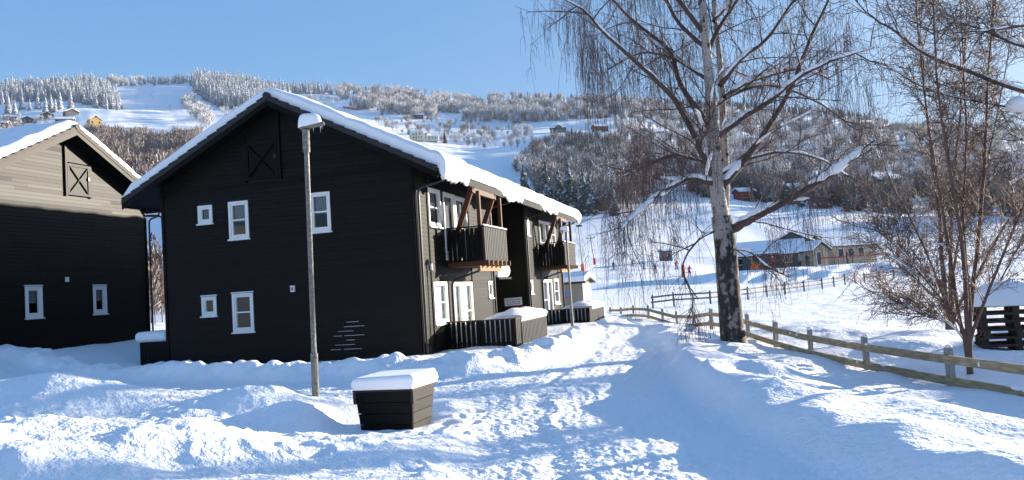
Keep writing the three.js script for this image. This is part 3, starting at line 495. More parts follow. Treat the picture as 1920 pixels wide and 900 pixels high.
// ---------------------------------------------------------------- the neighbouring house on the left
{
  const HW = 4.36, Y0 = 0.7, RIDGE = 8.2, SL = 0.51, o = toWorld(2.68, -15, Y0);
  const house = thing('neighbour_house', 'black timber gable house with sunlit gable and cross-braced hatch', 'house', o, Math.PI / 2 - HA);
  const under = (x) => RIDGE - SL * Math.abs(x) - 0.2, f = frame(0, 0, 0);
  const win = [[-1.98, -1.24, 1.15, 2.27], [1.2, 1.9, 1.15, 2.25]];
  const w = wallPart(house, f, [[-HW, -0.05], [HW, -0.05], [HW, under(HW)], [0, under(0)], [-HW, under(HW)]], win, M.shell, 'front_wall');
  planks(w, 0, under(0) - 0.05, 0.135, (y) => { const l = y < under(HW) ? HW - 0.1 : Math.min(HW - 0.1, (under(0) - 0.02 - y) / SL); return l > 0.05 ? [-l, l] : null; }, [...win, [-0.06, 1.26, 5.64, 9]], M.stain);
  part('foundation', boxAB(-HW + 0.03, HW - 0.03, -0.7, 0.0, -9, -0.03), M.concrete, house);
  for (const s of [-1, 1]) part('corner_board', boxAB(s < 0 ? -HW : HW - 0.1, s < 0 ? -HW + 0.1 : HW, -0.05, under(HW) - 0.02, 0.002, 0.05), M.stain[0], w);
  for (const h of win) windowPart(house, f, ...h, { bar: 0, fw: 0.1, cover: 'half' });
  hatch(house, f, 0.04, 1.16, 5.7, 6.9, under(0.04) - 0.03, under(1.16) - 0.03, M.stain[1]);
  place(part('wall_vent', boxAB(-0.05, 0.05, -0.09, 0.09, 0, 0.09), M.white, house), f, -0.12, 2.5, 0.03);
  wallPart(house, frame(HW, 0, Math.PI / 2), [[0, -0.7], [9, -0.7], [9, under(HW)], [0, under(HW)]], [], M.black, 'side_wall');
  wallPart(house, frame(-HW, -9, -Math.PI / 2), [[0, -0.7], [9, -0.7], [9, under(HW)], [0, under(HW)]], [], M.black, 'side_wall');
  wallPart(house, frame(HW, -9, Math.PI), [[0, -0.7], [2 * HW, -0.7], [2 * HW, under(HW)], [HW, under(0)], [0, under(HW)]], [], M.black, 'back_wall');
  part('floor', boxAB(-HW + 0.17, HW - 0.17, 2.5, 2.7, -8.8, -0.2), M.room, house);
  pitchedRoof(house, { half: HW, ridge: RIDGE, slope: SL, length: 9, front: 0.6, eaveR: 0.7, eaveL: 1.0, seed: 40, verge: M.stain[1], vergeTop: std({ color: rgb(0.055, 0.042, 0.034), roughness: 0.7 }), snow: 0.4 });
  part('downpipe', pipeGeo([new V3(HW + 0.6, under(HW) - 0.35, 0.3), new V3(HW + 0.5, under(HW) - 0.6, 0.2), new V3(HW + 0.1, under(HW) - 0.8, 0.1), new V3(HW + 0.08, -0.5, 0.1)]), M.pipe, house);
}
// slatted terrace corner between the two houses
{
  const o = toWorld(0.25, -9.5, 0), t = thing('slatted_bin_store', 'low black slatted bin store with thick snow lid beside the black house', 'bin store', o, -HA);
  part('body', boxAB(-0.45, 0.7, -0.1, 0.8, -1.0, 0), M.black, t);
  for (let k = 0; k < 9; k++) part('slat', boxAB(-0.44 + k * 0.127, -0.44 + k * 0.127 + 0.11, -0.1, 0.84, 0.004, 0.028), M.stain[k % 3], t);
  const g = new RoundedBoxGeometry(1.3, 0.34, 1.3, 6, 0.16); g.translate(0.1, 0.99, -0.45); part('snow_lid', g, M.snow, t);
}

// ---------------------------------------------------------------- street lamps
function lamp(name, label, base, topP, r0, r1, headTurn, snowR) {
  const t = thing(name, label, 'street lamp', base, 0, 'street lamps'), H = topP.y - base.y, lx = topP.x - base.x, lz = topP.z - base.z, q = (k) => new V3(lx * k, H * k, lz * k);
  const mb = new MB(); mb.tube([new V3(0, -0.3, 0), q(0.06), q(0.15), q(0.155)], (k) => r0, 14, 'uv', 2); part('pole_base', mb.geo(), M.galv, t);
  const mp = new MB(); mp.tube([q(0.15), q(0.5), q(0.9), q(0.96)], [r0 * 0.72, r1], 14, 'uv', 2); part('pole', mp.geo(), M.galv, t);
  part('service_door', new RoundedBoxGeometry(r0 * 1.1, H * 0.07, 0.02, 2, 0.008).translate(0, H * 0.09, r0), M.galv, t);
  const hd = new THREE.Group(); const d = new V3(Math.cos(headTurn), 0, -Math.sin(headTurn));
  const col = new MB(); col.tube([q(0.9), q(0.985)], [r1 * 1.5, r1 * 1.5], 14, 'uv', 2); part('collar', col.geo(), M.galv, t);
  const s = snowR / 0.24;
  const hg = new RoundedBoxGeometry(0.62 * s, 0.09 * s, 0.22 * s, 3, 0.04 * s); hg.rotateZ(0.16); hg.rotateY(headTurn); const c = q(0.99).addScaledVector(d, 0.16 * s); hg.translate(c.x, c.y + 0.04, c.z); part('lamp_head', hg, M.galv, t);
  const sg = new THREE.SphereGeometry(1, 28, 18), p = sg.attributes.position;
  for (let k = 0; k < p.count; k++) { let x = p.getX(k), y = p.getY(k), z = p.getZ(k); const f = (e) => Math.sign(e) * Math.pow(Math.abs(e), 0.55); x = f(x); z = f(z); y = y > 0 ? Math.pow(y, 0.55) : -0.1 * Math.pow(-y, 0.5); p.setXYZ(k, x * 0.29 * s * (1 - 0.1 * Math.max(0, y)), (y * 0.27 * (1 - 0.22 * x) + 0.012 * noiseA(x * 2, z * 2 + y)) * s + x * 0.045 * s, z * 0.19 * s); }
  sg.computeVertexNormals(); sg.rotateY(headTurn); sg.translate(c.x - d.x * 0.03, c.y + 0.09 * s, c.z - d.z * 0.03); part('snow_cap', sg, M.snow, t);
  for (const [k, L] of [[0.22, 0.2], [0.05, 0.16], [0.26, 0.1]]) { const g = new THREE.ConeGeometry(0.013 * s, L * s, 7); g.rotateX(Math.PI); const e = c.clone().addScaledVector(d, (k - 0.02) * s); g.translate(e.x, e.y - L * s / 2 + 0.05 * s, e.z); part('icicle', g, M.ice, t); }
}
{
  const b = hit(592, 742), zd = -b.z; lamp('street_lamp', 'tall grey street lamp with snow-capped head in front of the black house', b, at(573, 236, zd / -rayDir(573, 236).z), 0.056, 0.038, 0.1, 0.15);
  const b2 = onGround(1.82, -27.26); lamp('street_lamp', 'thin street lamp beside the slatted terraces', b2, at(1061, 432, 27.26 / -rayDir(1061, 432).z), 0.05, 0.034, 3.0, 0.12);
}

// ---------------------------------------------------------------- grit bin
{
  const base = new V3(-1.74, 0.1, -11.45), turn = 0.3, gy = groundY(base.x, base.z);
  base.y = gy - 0.05;
  const t = thing('grit_bin', 'dark plank grit bin with flat snow lid beside the trodden path', 'grit bin', base, -turn);
  const H = 0.6, wt = 0.8, wb = 0.71, dt = 0.76, db = 0.67, hb = board(0.006, 0.006, 0.0065, matt), sb = [board(0.05, 0.046, 0.04, { roughness: 0.7 }), board(0.06, 0.055, 0.048, { roughness: 0.7 })];
  const core = new THREE.CylinderGeometry(1, 1, 1, 4, 1); core.rotateY(Math.PI / 4); { const p = core.attributes.position; for (let k = 0; k < p.count; k++) { const up = p.getY(k) > 0; p.setXYZ(k, Math.sign(p.getX(k)) * (Math.abs(p.getX(k)) > 0.1 ? (up ? wt : wb) / 2 - 0.03 : 0), up ? H : 0, Math.sign(p.getZ(k)) * (Math.abs(p.getZ(k)) > 0.1 ? (up ? dt : db) / 2 - 0.03 : 0)); } core.computeVertexNormals(); }
  part('box_core', core.toNonIndexed(), M.shell, t);
  const rows = [0, 0.15, 0.3, 0.45, 0.6];
  for (let k = 0; k < 4; k++) {
    const y0 = rows[k] + 0.006, y1 = rows[k + 1] - 0.004, W = (y) => mix(wb, wt, y / H) / 2, D = (y) => mix(db, dt, y / H) / 2, q = k * 0.004;
    const slab = (pts, n, mat) => { const r = [pts.map((p) => p.clone()), pts.map((p) => p.clone().add(n))]; const g = new THREE.BufferGeometry(), P = [...r[0], ...r[1]], F = [[4, 5, 6, 7], [1, 0, 3, 2], [0, 1, 5, 4], [2, 3, 7, 6], [1, 2, 6, 5], [3, 0, 4, 7]], a = [], id = [], uv = []; for (const f of F) { const m = a.length / 3; for (const e of f) { a.push(P[e].x, P[e].y, P[e].z); uv.push(P[e].x + P[e].z, P[e].y + k * 0.3); } id.push(m, m + 1, m + 2, m, m + 2, m + 3); } g.setAttribute('position', new THREE.Float32BufferAttribute(a, 3)); g.setAttribute('uv', new THREE.Float32BufferAttribute(uv, 2)); g.setIndex(id); g.computeVertexNormals(); part('plank', g, mat, t); };
    slab([new V3(-W(y0) - 0.02, y0, D(y0) - 0.03), new V3(W(y0) + 0.02, y0, D(y0) - 0.03), new V3(W(y1) + 0.02, y1, D(y1) - 0.03), new V3(-W(y1) - 0.02, y1, D(y1) - 0.03)], new V3(0, 0, 0.034 + q), hb);
    slab([new V3(W(y0) - 0.03, y0, D(y0) - 0.035), new V3(W(y0) - 0.03, y0, -D(y0)), new V3(W(y1) - 0.03, y1, -D(y1)), new V3(W(y1) - 0.03, y1, D(y1) - 0.035)], new V3(0.034 + q, 0, 0), sb[k % 2]);
    slab([new V3(-W(y0) + 0.03, y0, -D(y0)), new V3(-W(y0) + 0.03, y0, D(y0) - 0.035), new V3(-W(y1) + 0.03, y1, D(y1) - 0.035), new V3(-W(y1) + 0.03, y1, -D(y1))], new V3(-0.034 - q, 0, 0), hb);
  }
  for (const s of [-1, 1]) part('corner_cleat', boxAB(s * wt / 2 - 0.02 + s * 0.025, s * wt / 2 + 0.02 + s * 0.025, 0.44, 0.595, dt / 2 - 0.06, dt / 2 + 0.03), sb[0], t);
  for (let k = 0; k < 5; k++) part('lid_board', boxAB(-0.44 + k * 0.178, -0.44 + k * 0.178 + 0.174, 0.602, 0.625, -0.43, 0.43), board(0.05, 0.025, 0.018), t);
  const g = new RoundedBoxGeometry(0.93, 0.17, 0.91, 8, 0.075), p = g.attributes.position; for (let k = 0; k < p.count; k++) { const x = p.getX(k), y = p.getY(k), z = p.getZ(k); if (y > 0) p.setY(k, y + 0.02 * noiseA(x * 2.5, z * 3) + 0.009 * noiseB(x * 8, z * 8) + 0.02 * x); else if (y < -0.06) p.setY(k, -0.085); p.setX(k, x + 0.02 * noiseB(z * 4, y * 5)); p.setZ(k, z + 0.015 * noiseA(x * 5, y * 6)); } g.computeVertexNormals(); g.translate(0.005, 0.713, 0); part('snow_lid', g, M.snow, t);
}

// ---------------------------------------------------------------- fences
function railFence(name, label, pts, { h = 0.95, railH = 0.125, railT = 0.03, tops, postW = 0.085, snow = true, group, mats = M.rail, postMat = M.post }) {
  const o = onGround(pts[0][0], pts[0][1]), t = thing(name, label, 'fence', o, 0, group), loc = pts.map(([x, z], k) => { const g = groundY(x, z); return { x: x - o.x, z: z - o.z, g: g - o.y, top: (tops ? tops[k] : g + h * 0.8) - o.y }; });
  loc.forEach((q, k) => {
    const r = 0.9 + prng() * 0.2, c = new THREE.BoxGeometry(postW * r, 1, postW * r); c.translate(0, 0.5, 0); const y1 = q.top + 0.1 + 0.05 * prng();
    const m = part('post', c, postMat, t); m.position.set(q.x + 0.08, q.g - 0.4, q.z); m.scale.y = y1 - q.g + 0.4; m.rotation.set((prng() - 0.5) * 0.05, prng() * 0.3, (prng() - 0.5) * 0.05);
    if (snow) { const s = new THREE.SphereGeometry(postW * 0.62, 10, 7); s.scale(1, 0.7, 1); const n = part('post_snow', s, M.snow, t); n.position.set(q.x + 0.08, y1 + 0.005, q.z); }
    if (!k) return;
    const p = loc[k - 1];
    for (const dy of [0, -0.31]) {
      const a = new V3(p.x, p.top + dy - railH / 2, p.z), b = new V3(q.x, q.top + dy - railH / 2, q.z); a.x += 0.001 * (k % 2); 
      const seg = [], n = 6, sag = (prng() - 0.5) * 0.03; for (let j = 0; j <= n; j++) seg.push(a.clone().lerp(b, j / n).add(new V3(sag * Math.sin(j / n * Math.PI), 0, 0)));
      const rings = seg.map((e) => [new V3(e.x - railT / 2, e.y - railH / 2, e.z), new V3(e.x + railT / 2, e.y - railH / 2, e.z), new V3(e.x + railT / 2, e.y + railH / 2, e.z), new V3(e.x - railT / 2, e.y + railH / 2, e.z)]);
      const g = loft(rings).toNonIndexed(); g.computeVertexNormals(); const uv = [], P = g.attributes.position; for (let j = 0; j < P.count; j++) uv.push(P.getZ(j) * 0.5 + k * 0.37, P.getY(j) * 3 + dy); g.setAttribute('uv', new THREE.Float32BufferAttribute(uv, 2));
      part('rail', g, mats[Math.floor(prng() * mats.length)], t);
      if (snow) for (let j = 0; j < 4; j++) if (prng() < 0.6) {                          // clots of snow stuck to the boards
        const e = a.clone().lerp(b, prng()), onTop = prng() < 0.7, s = new THREE.SphereGeometry(1, 9, 7), w = 0.03 + prng() * 0.06; s.scale(onTop ? 0.022 : 0.01, onTop ? 0.02 + prng() * 0.02 : 0.014 + prng() * 0.022, onTop ? w * 1.6 : w * 0.5); s.translate(e.x - (onTop ? 0 : railT / 2), e.y + (onTop ? railH / 2 : (prng() - 0.5) * 0.07), e.z); part('snow_clot', s, M.snow, t);
      }
    }
  });
  return t;
}
railFence('plank_fence', 'two-rail plank fence with snow-capped posts along the trodden path', FENCE, { tops: [0.42, 0.43, 0.43, 0.43, 0.46, 0.52, 0.58, 0.66, 0.6, 0.42, 0.35, 0.42, 0.5, 0.45, 0.3, 0.2].map((t, k) => t), group: 'fences round the field' });
{
  const pts = []; const A = [[1222, 573], [1262, 568], [1330, 564], [1400, 556], [1470, 546], [1540, 536], [1620, 523], [1700, 512], [1760, 506]];
  for (let k = 0; k < A.length - 1; k++) { const p = hit(A[k][0], A[k][1] + 6, 40), q = hit(A[k + 1][0], A[k + 1][1] + 6, 40); if (!p || !q) continue; const n = Math.max(1, Math.round(p.distanceTo(q) / 3)); for (let j = 0; j < n; j++) pts.push([mix(p.x, q.x, j / n), mix(p.z, q.z, j / n)]); }
  if (pts.length > 2) railFence('field_fence', 'far thin two-rail fence crossing the snowy field below the lodge', pts, { snow: false, h: 0.95, railH: 0.1, postW: 0.09, group: 'fences round the field', mats: [M.fieldRail], postMat: M.fieldRail });
}

// ---------------------------------------------------------------- trees
const barkBirch = dataTex(256, 1024, (x, yy) => {
  const y = yy, low = 1 - smooth(0.2, 0.52, y), n = tile(noiseA, x, y, 4, 14), m = tile(noiseB, x, y, 9, 40), l = tile(noiseA, x, y, 3, 150);
  const f = tile(noiseB, x, y, 22, 60), g2 = tile(noiseA, x, y, 14, 7), fis = tile(noiseB, x, y, 16, 9);
  let dark = smooth(0.22 - low * 0.55, 0.5 - low * 0.5, n * 0.55 + m * 0.4 + g2 * 0.3 + f * 0.2); dark = Math.max(dark, smooth(0.5, 0.7, l) * 0.75);
  const w = (0.66 - 0.12 * low) + 0.1 * m + 0.09 * f, dk = 0.17 + 0.09 * f + 0.08 * fis; return [mix(w, dk, dark), mix(w * 0.95, dk * 0.92, dark), mix(w * 0.9, dk * 0.86, dark)];
});
M.birch = std({ map: barkBirch, roughness: 0.85, bumpMap: barkBirch, bumpScale: 0.02 });
M.limb = std({ color: rgb(0.085, 0.055, 0.044), roughness: 0.85 });
function curve(pts, n, wob, rng) { const c = new THREE.CatmullRomCurve3(pts), o = c.getPoints(n); if (wob) for (let k = 1; k < o.length; k++) o[k].add(new V3((rng() - 0.5) * wob, (rng() - 0.5) * wob, (rng() - 0.5) * wob)); return o; }
// side shoots along a branch
function sprout(pts, rng, count, from, len, spread, up, bend) {
  const out = [];
  for (let k = 0; k < count; k++) {
    const t = from + (1 - from) * (k + rng()) / count, i = Math.min(pts.length - 2, Math.floor(t * (pts.length - 1))), p = pts[i].clone().lerp(pts[i + 1], t * (pts.length - 1) - i), d = pts[i + 1].clone().sub(pts[i]).normalize();
    const q = new V3(rng() - 0.5, rng() - 0.5, rng() - 0.5).normalize(), dir = d.multiplyScalar(1 - spread * 0.5).addScaledVector(q, spread).add(new V3(0, up, 0)).normalize();
    const L = len * (0.5 + rng() * 0.8) * (1 - 0.4 * t), n = 5, o = [p.clone()]; let c = p.clone();
    for (let j = 1; j <= n; j++) { dir.add(new V3((rng() - 0.5) * 0.45, (rng() - 0.5) * 0.35 + bend / n, (rng() - 0.5) * 0.45)).normalize(); c = c.clone().addScaledVector(dir, L / n); o.push(c); }
    out.push(o);
  }
  return out;
}
function snowOn(out, pts, rad, rng, thick, gap = 0.25, minRun = 0.25) {          // loaves of snow lying along a branch, one geometry each
  const c = new THREE.CatmullRomCurve3(pts), L = c.getLength(); let s = rng() * 0.3;
  while (s < L - 0.2) {
    const run = minRun + rng() * 0.9, e = Math.min(L, s + run), q0 = s / L, q1 = e / L; s = e + (rng() < gap ? 0.15 + rng() * 0.7 : 0.02);
    const d = c.getPointAt(q1).sub(c.getPointAt(q0)); const len = d.length(); if (len < 0.12) continue; d.normalize(); if (Math.abs(d.y) > 0.74) continue;
    const flat = Math.sqrt(1 - d.y * d.y), t = thick * (0.65 + 0.6 * rng()) * mix(1.05, 0.4, q0), n = Math.max(6, Math.round(len / 0.07)), P = [], k0 = rng() * 50;
    for (let k = 0; k <= n; k++) { const q = mix(q0, q1, k / n), lift = (rad(q) * 0.75 + t * 0.45) * flat; P.push(c.getPointAt(q).add(new V3(0, lift, 0))); }
    const mb = new MB(); mb.tube(P, (q) => (0.006 + t * Math.pow(Math.sin(clamp(q, 0.012, 0.988) * Math.PI), 0.32) * (1 + 0.22 * noiseA(k0 + q * len * 5, k0))) * (0.6 + 0.4 * flat), 9); out.push(mb.geo());
  }
}
// the birch
{
  const rng = mulberry(5), D = 19.9, base = onGround(5.2, -19.75), t = thing('weeping_birch', 'tall weeping birch with snow-laden limbs standing at the plank fence', 'tree', base);
  const L = (x, y, dz = 0) => at(x, y, D + dz).sub(base);
  const trunk = new MB(), lower = curve([new V3(0, -0.4, 0), L(1374, 630), L(1366, 540), L(1360, 460), L(1353, 405)], 26);
  trunk.tube(lower, (k) => mix(0.29, 0.25, k) + 0.13 * Math.pow(1 - k, 6), 20, 'uv', 9);
  const stems = [curve([L(1353, 412), L(1343, 340), L(1338, 250), L(1329, 140), L(1318, 20), L(1308, -120), L(1300, -330)], 34), curve([L(1357, 420, 0.15), L(1360, 340, 0.35), L(1357, 240, 0.5), L(1350, 120, 0.6), L(1338, 0, 0.7), L(1335, -220, 0.9)], 34)];
  trunk.tube(stems[0], (k) => mix(0.2, 0.04, k), 14, 'uv', 5); trunk.tube(stems[1], (k) => mix(0.13, 0.03, k), 14, 'uv', 5);
  { const uv = trunk.uv; for (let k = lower.length * 21; k < uv.length / 2; k++) uv[k * 2 + 1] = 0.45 + (uv[k * 2 + 1] % 0.5); }
  part('trunk', trunk.geo(), M.birch, t);
  const LIMBS = [
    [[1370, 432], [1395, 418], [1450, 390], [1520, 350], [1580, 312], [1640, 262], [0.0, -1.2], 0.105, 1.0],
    [[1356, 350], [1392, 305], [1425, 262], [1480, 172], [1518, 76], [1553, 0], [1590, -90], [0, 0.9], 0.085, 0.8],
    [[1345, 258], [1390, 222], [1444, 190], [1490, 150], [1570, 110], [1640, 90], [0, -0.8], 0.07, 0.8],
    [[1340, 338], [1322, 300], [1308, 270], [1322, 250], [1330, 232], [1331, 190], [0, -0.6], 0.075, 1.2],
    [[1342, 345], [1320, 340], [1296, 335], [1250, 355], [1200, 395], [1165, 430], [0, -1.1], 0.06, 1.2],
    [[1328, 235], [1300, 195], [1275, 155], [1256, 96], [1190, 42], [1140, -10], [1100, -60], [0, 1.3], 0.075, 0.6],
    [[1304, 258], [1268, 192], [1230, 150], [1186, 110], [1132, 60], [1095, 20], [1060, 0], [0, -1.4], 0.065, 0.45],
    [[1328, 96], [1350, 50], [1382, 0], [1420, -80], [0, 0.8], 0.06, 0.5],
    [[1350, 160], [1390, 110], [1435, 76], [1489, 0], [1540, -60], [0, 1.2], 0.06, 0.7],
    [[1358, 182], [1400, 155], [1430, 146], [1500, 130], [1560, 150], [0, 1.6], 0.05, 0.8],
    [[1326, 150], [1290, 125], [1250, 105], [1200, 100], [1140, 130], [0, 1.7], 0.045, 0.4],
    [[1318, 60], [1280, 10], [1235, -50], [1180, -110], [1110, -140], [0, -1.0], 0.06, 0.3],
    [[1322, 90], [1270, 40], [1240, -20], [1200, -70], [1150, -90], [0, 2.2], 0.05, 0.3],
    [[1355, 300], [1310, 300], [1260, 290], [1215, 310], [1170, 330], [0, 1.6], 0.04, 0.5],
    [[1340, 200], [1380, 175], [1440, 160], [1530, 190], [1600, 240], [0, 2.0], 0.04, 0.5],
    [[1345, 330], [1400, 300], [1470, 285], [1540, 300], [1590, 330], [0, 1.4], 0.04, 0.7],
    [[1362, 470], [1400, 470], [1440, 500], [1480, 520], [0, -0.9], 0.022, 0.1],
    [[1348, 430], [1310, 450], [1280, 500], [1300, 560], [0, -0.8], 0.024, 0.2],
    [[1312, 10], [1330, -60], [1380, -140], [1450, -190], [0, -1.0], 0.05, 0.3],
    [[1338, 40], [1400, -30], [1480, -80], [1560, -110], [0, 1.6], 0.05, 0.3],
    [[1306, -80], [1250, -150], [1180, -190], [1090, -200], [0, 0.6], 0.05, 0.2],
  ];
  const limbs = new MB(), twigs = new MB(), snow = [], buds = new MB();
  const strand = (p, len0) => {
    const len = len0 * 0.8, o = [p.clone()]; let x = (rng() - 0.5) * 0.9, z = (rng() - 0.5) * 0.9, c = p.clone(); const n = 7;
    for (let j = 1; j <= n; j++) { x = x * 0.72 + (rng() - 0.5) * 0.16; z = z * 0.72 + (rng() - 0.5) * 0.16; c = c.clone().add(new V3(x * len / n, -len / n * (j === 1 ? 0.6 : 1), z * len / n)); o.push(c); }
    twigs.tube(o, [0.0042, 0.0024], 3);
    for (let j = 0; j < len * 3.5; j++) { const q = o[1 + Math.floor(rng() * n)], a = q.clone().add(new V3((rng() - 0.5) * 0.06, (rng() - 0.5) * 0.3, (rng() - 0.5) * 0.06)); buds.tri(a, a.clone().add(new V3((rng() - 0.5) * 0.03, -0.035, (rng() - 0.5) * 0.03)), a.clone().add(new V3((rng() - 0.5) * 0.03, -0.012, (rng() - 0.5) * 0.03))); }
    for (let j = 0; j < 3; j++) { const q = o[1 + Math.floor(rng() * (n - 2))], dx = (rng() - 0.5) * 0.26, dz = (rng() - 0.5) * 0.26, e = q.clone().add(new V3(dx, -0.04 - rng() * 0.12, dz)); twigs.tube([q, e, e.clone().add(new V3(dx * 0.3, -0.3 * rng() - 0.1, dz * 0.3))], [0.0038, 0.0028], 3); }
  };
  for (const l of LIMBS) {
    const sn = l[l.length - 1], r0 = l[l.length - 2], dz = l[l.length - 3], px = l.slice(0, -3), n = px.length, pts = curve(px.map(([x, y], k) => L(x, y, mix(dz[0], dz[1], k / (n - 1)))), 22, r0 * 0.25, rng), rad = (k) => mix(r0 * 1.1, 0.014, Math.pow(k, 1.15));
    limbs.tube(pts, rad, 8); if (sn) snowOn(snow, pts, rad, rng, r0 * (0.5 + 0.55 * sn) + 0.014, 0.95 - sn * 0.65, 0.2 + 0.4 * sn);
    const left = px[n - 1][0] < 1300, big = r0 > 0.03;
    for (const s of sprout(pts, rng, big ? 13 : 6, 0.12, big ? 1.75 : 1.0, 0.75, 0.12, 0.05)) {
      limbs.tube(s, [0.018, 0.007], 5); if (rng() < 0.12 * sn) snowOn(snow, s, () => 0.012, rng, 0.035, 1);
      const kids = sprout(s, rng, 9, 0.12, 0.85, 0.85, 0.05, -0.2);
      for (const q of kids) { twigs.tube(q, [0.0075, 0.004], 3); for (let j = 0; j < (left ? 2 : 1); j++) if (rng() < 0.5) strand(q[2 + Math.floor(rng() * 4)], (left ? 0.6 : 0.35) + rng() * (left ? 1.25 : 0.9)); }
      if (rng() < (left ? 0.9 : 0.5)) strand(s[5], 0.6 + rng() * (left ? 1.8 : 1));
    }
  }
  // long curtains that hang at the left edge of the crown
  for (const [x, y, n, len, w] of [[1165, 395, 60, 1.9, 40], [1100, 60, 50, 3.4, 26], [1080, 0, 40, 2.4, 24], [1130, 90, 40, 2.8, 30], [1215, 260, 40, 2.4, 40], [1240, 420, 24, 1.3, 30], [1180, 320, 30, 2.2, 30], [1570, 40, 34, 2.3, 30], [1600, 150, 34, 2.2, 40], [1480, 400, 20, 2.3, 60], [1310, 590, 26, 0.7, 26], [1560, 380, 24, 2.2, 50], [1280, 330, 26, 2.0, 30]])
    for (let k = 0; k < n; k++) strand(L(x + (rng() - 0.5) * 2 * w, y + (rng() - 0.5) * 60, (rng() - 0.5) * 2.2), len * (0.5 + rng() * 0.7));
  part('limbs', limbs.geo(), M.limb, t); const tw = part('twigs', twigs.geo(), M.twig, t); tw.userData.kind = 'stuff'; part('catkins', buds.geo(), M.twigRed, t).userData.kind = 'stuff'; for (const g of snow) part('branch_snow', g, M.snow, t);
}
// bare many-stemmed trees beyond the fence
function shrubTree(name, label, basePx, depth, stems, seed, { mat, twigN = 12, lenS = 1.5, snowAmt = 0.5, leaves = 0, cat = 'tree' }) {
  const rng = mulberry(seed), b0 = at(basePx[0], basePx[1], depth), base = onGround(b0.x, b0.z), t = thing(name, label, cat, base), L = (x, y, dz) => at(x, y, depth + dz).sub(base);
  const limbs = new MB(), twigs = new MB(), snow = [], lv = new MB();
  const grow = (pts, r0, r1, n, len) => {
    for (const s of sprout(pts, rng, n, 0.34, len * 1.05, 0.62, 0.26, 0.22)) {
      limbs.tube(s, [0.008, 0.0035], 4); if (rng() < snowAmt * 0.22) snowOn(snow, s, () => 0.006, rng, 0.022, 1, 0.12);
      for (const q of sprout(s, rng, 9, 0.1, len * 0.5, 0.75, 0.08, 0.05)) { twigs.tube(q, [0.0048, 0.0028], 3); for (const e of sprout(q, rng, 4, 0.2, len * 0.2, 0.8, 0, 0)) twigs.tube(e, [0.0034, 0.0024], 3); if (rng() < leaves) for (let k = 0; k < 2; k++) { const a = q[1 + Math.floor(rng() * 4)].clone(); lv.tri(a, a.clone().add(new V3((rng() - 0.5) * 0.03, -0.032, (rng() - 0.5) * 0.03)), a.clone().add(new V3((rng() - 0.5) * 0.04, -0.016, (rng() - 0.5) * 0.04))); } }
    }
  };
  for (const [px, r0, dz] of stems) {
    const pts = curve([...(px[0] === 0 ? [] : [new V3(0, -0.3, 0)]), ...px.filter((q) => q).map(([x, y], k) => L(x, y, dz * k / px.length))], 24, r0 * 0.3, rng), rad = (k) => mix(r0, 0.008, Math.pow(k, 0.8));
    limbs.tube(pts, rad, 9); if (snowAmt) snowOn(snow, pts, rad, rng, r0 * 0.5 + 0.01, 0.9); grow(pts, r0, 0.01, twigN, lenS);
  }
  part('stems', limbs.geo(), mat, t); part('twigs', twigs.geo(), mat, t).userData.kind = 'stuff'; if (snow.length) part('branch_snow', mergeGeometries(snow), M.snow, t).userData.kind = 'stuff'; if (lv.p.length) part('withered_leaves', lv.geo(), M.leafDry, t).userData.kind = 'stuff';
  return t;
}
M.alder = std({ color: rgb(0.14, 0.075, 0.055), roughness: 0.7 }); M.alderDark = std({ color: rgb(0.105, 0.065, 0.052), roughness: 0.8 });
shrubTree('alder_tree', 'reddish many-stemmed bare tree just behind the plank fence', [1818, 700], 12.8, [
  [[[1812, 650], [1798, 590], [1780, 470], [1756, 330], [1738, 210], [1722, 60], [1712, -60]], 0.045, 0.6], [[[1815, 648], [1812, 560], [1800, 430], [1778, 300], [1760, 180], [1752, 40], [1748, -80]], 0.05, -0.4],
  [[[1816, 648], [1822, 560], [1836, 430], [1846, 300], [1852, 160], [1862, 20], [1870, -80]], 0.048, 0.5], [[[1818, 646], [1840, 580], [1872, 500], [1905, 420], [1945, 330], [1990, 250]], 0.035, -0.5],
  [[[1814, 640], [1786, 590], [1740, 530], [1690, 470], [1640, 430]], 0.022, -0.8], [[[1818, 560], [1806, 420], [1812, 260], [1806, 120], [1800, -40]], 0.03, 0.9], [[[1814, 650], [1770, 600], [1720, 585], [1660, 560]], 0.016, 0.4]], 11,
  { mat: M.alder, twigN: 32, lenS: 0.95, leaves: 0.35, snowAmt: 0.5 });
shrubTree('alder_tree', 'dark many-stemmed bare tree in the field by the pallet stack', [1780, 622], 20.5, [
  [[[1776, 590], [1768, 500], [1760, 400], [1742, 260], [1730, 120], [1722, -20]], 0.085, 0.8], [[[1784, 590], [1782, 480], [1786, 350], [1800, 220], [1810, 80], [1815, -40]], 0.075, -0.6],
  [[[1778, 590], [1752, 510], [1712, 420], [1670, 340], [1640, 250]], 0.05, 1.0], [[[1790, 590], [1830, 520], [1880, 430], [1930, 360], [1990, 300]], 0.06, 0.6], [[[1788, 585], [1850, 560], [1900, 480], [1940, 400]], 0.045, -0.8],
  [[[1772, 580], [1735, 540], [1690, 500], [1640, 470]], 0.03, -0.9], [[[1782, 570], [1800, 440], [1850, 300], [1880, 160], [1900, 40]], 0.05, 1.1]], 23,
  { mat: M.alderDark, twigN: 26, lenS: 1.5, leaves: 0.2, snowAmt: 0.9 });
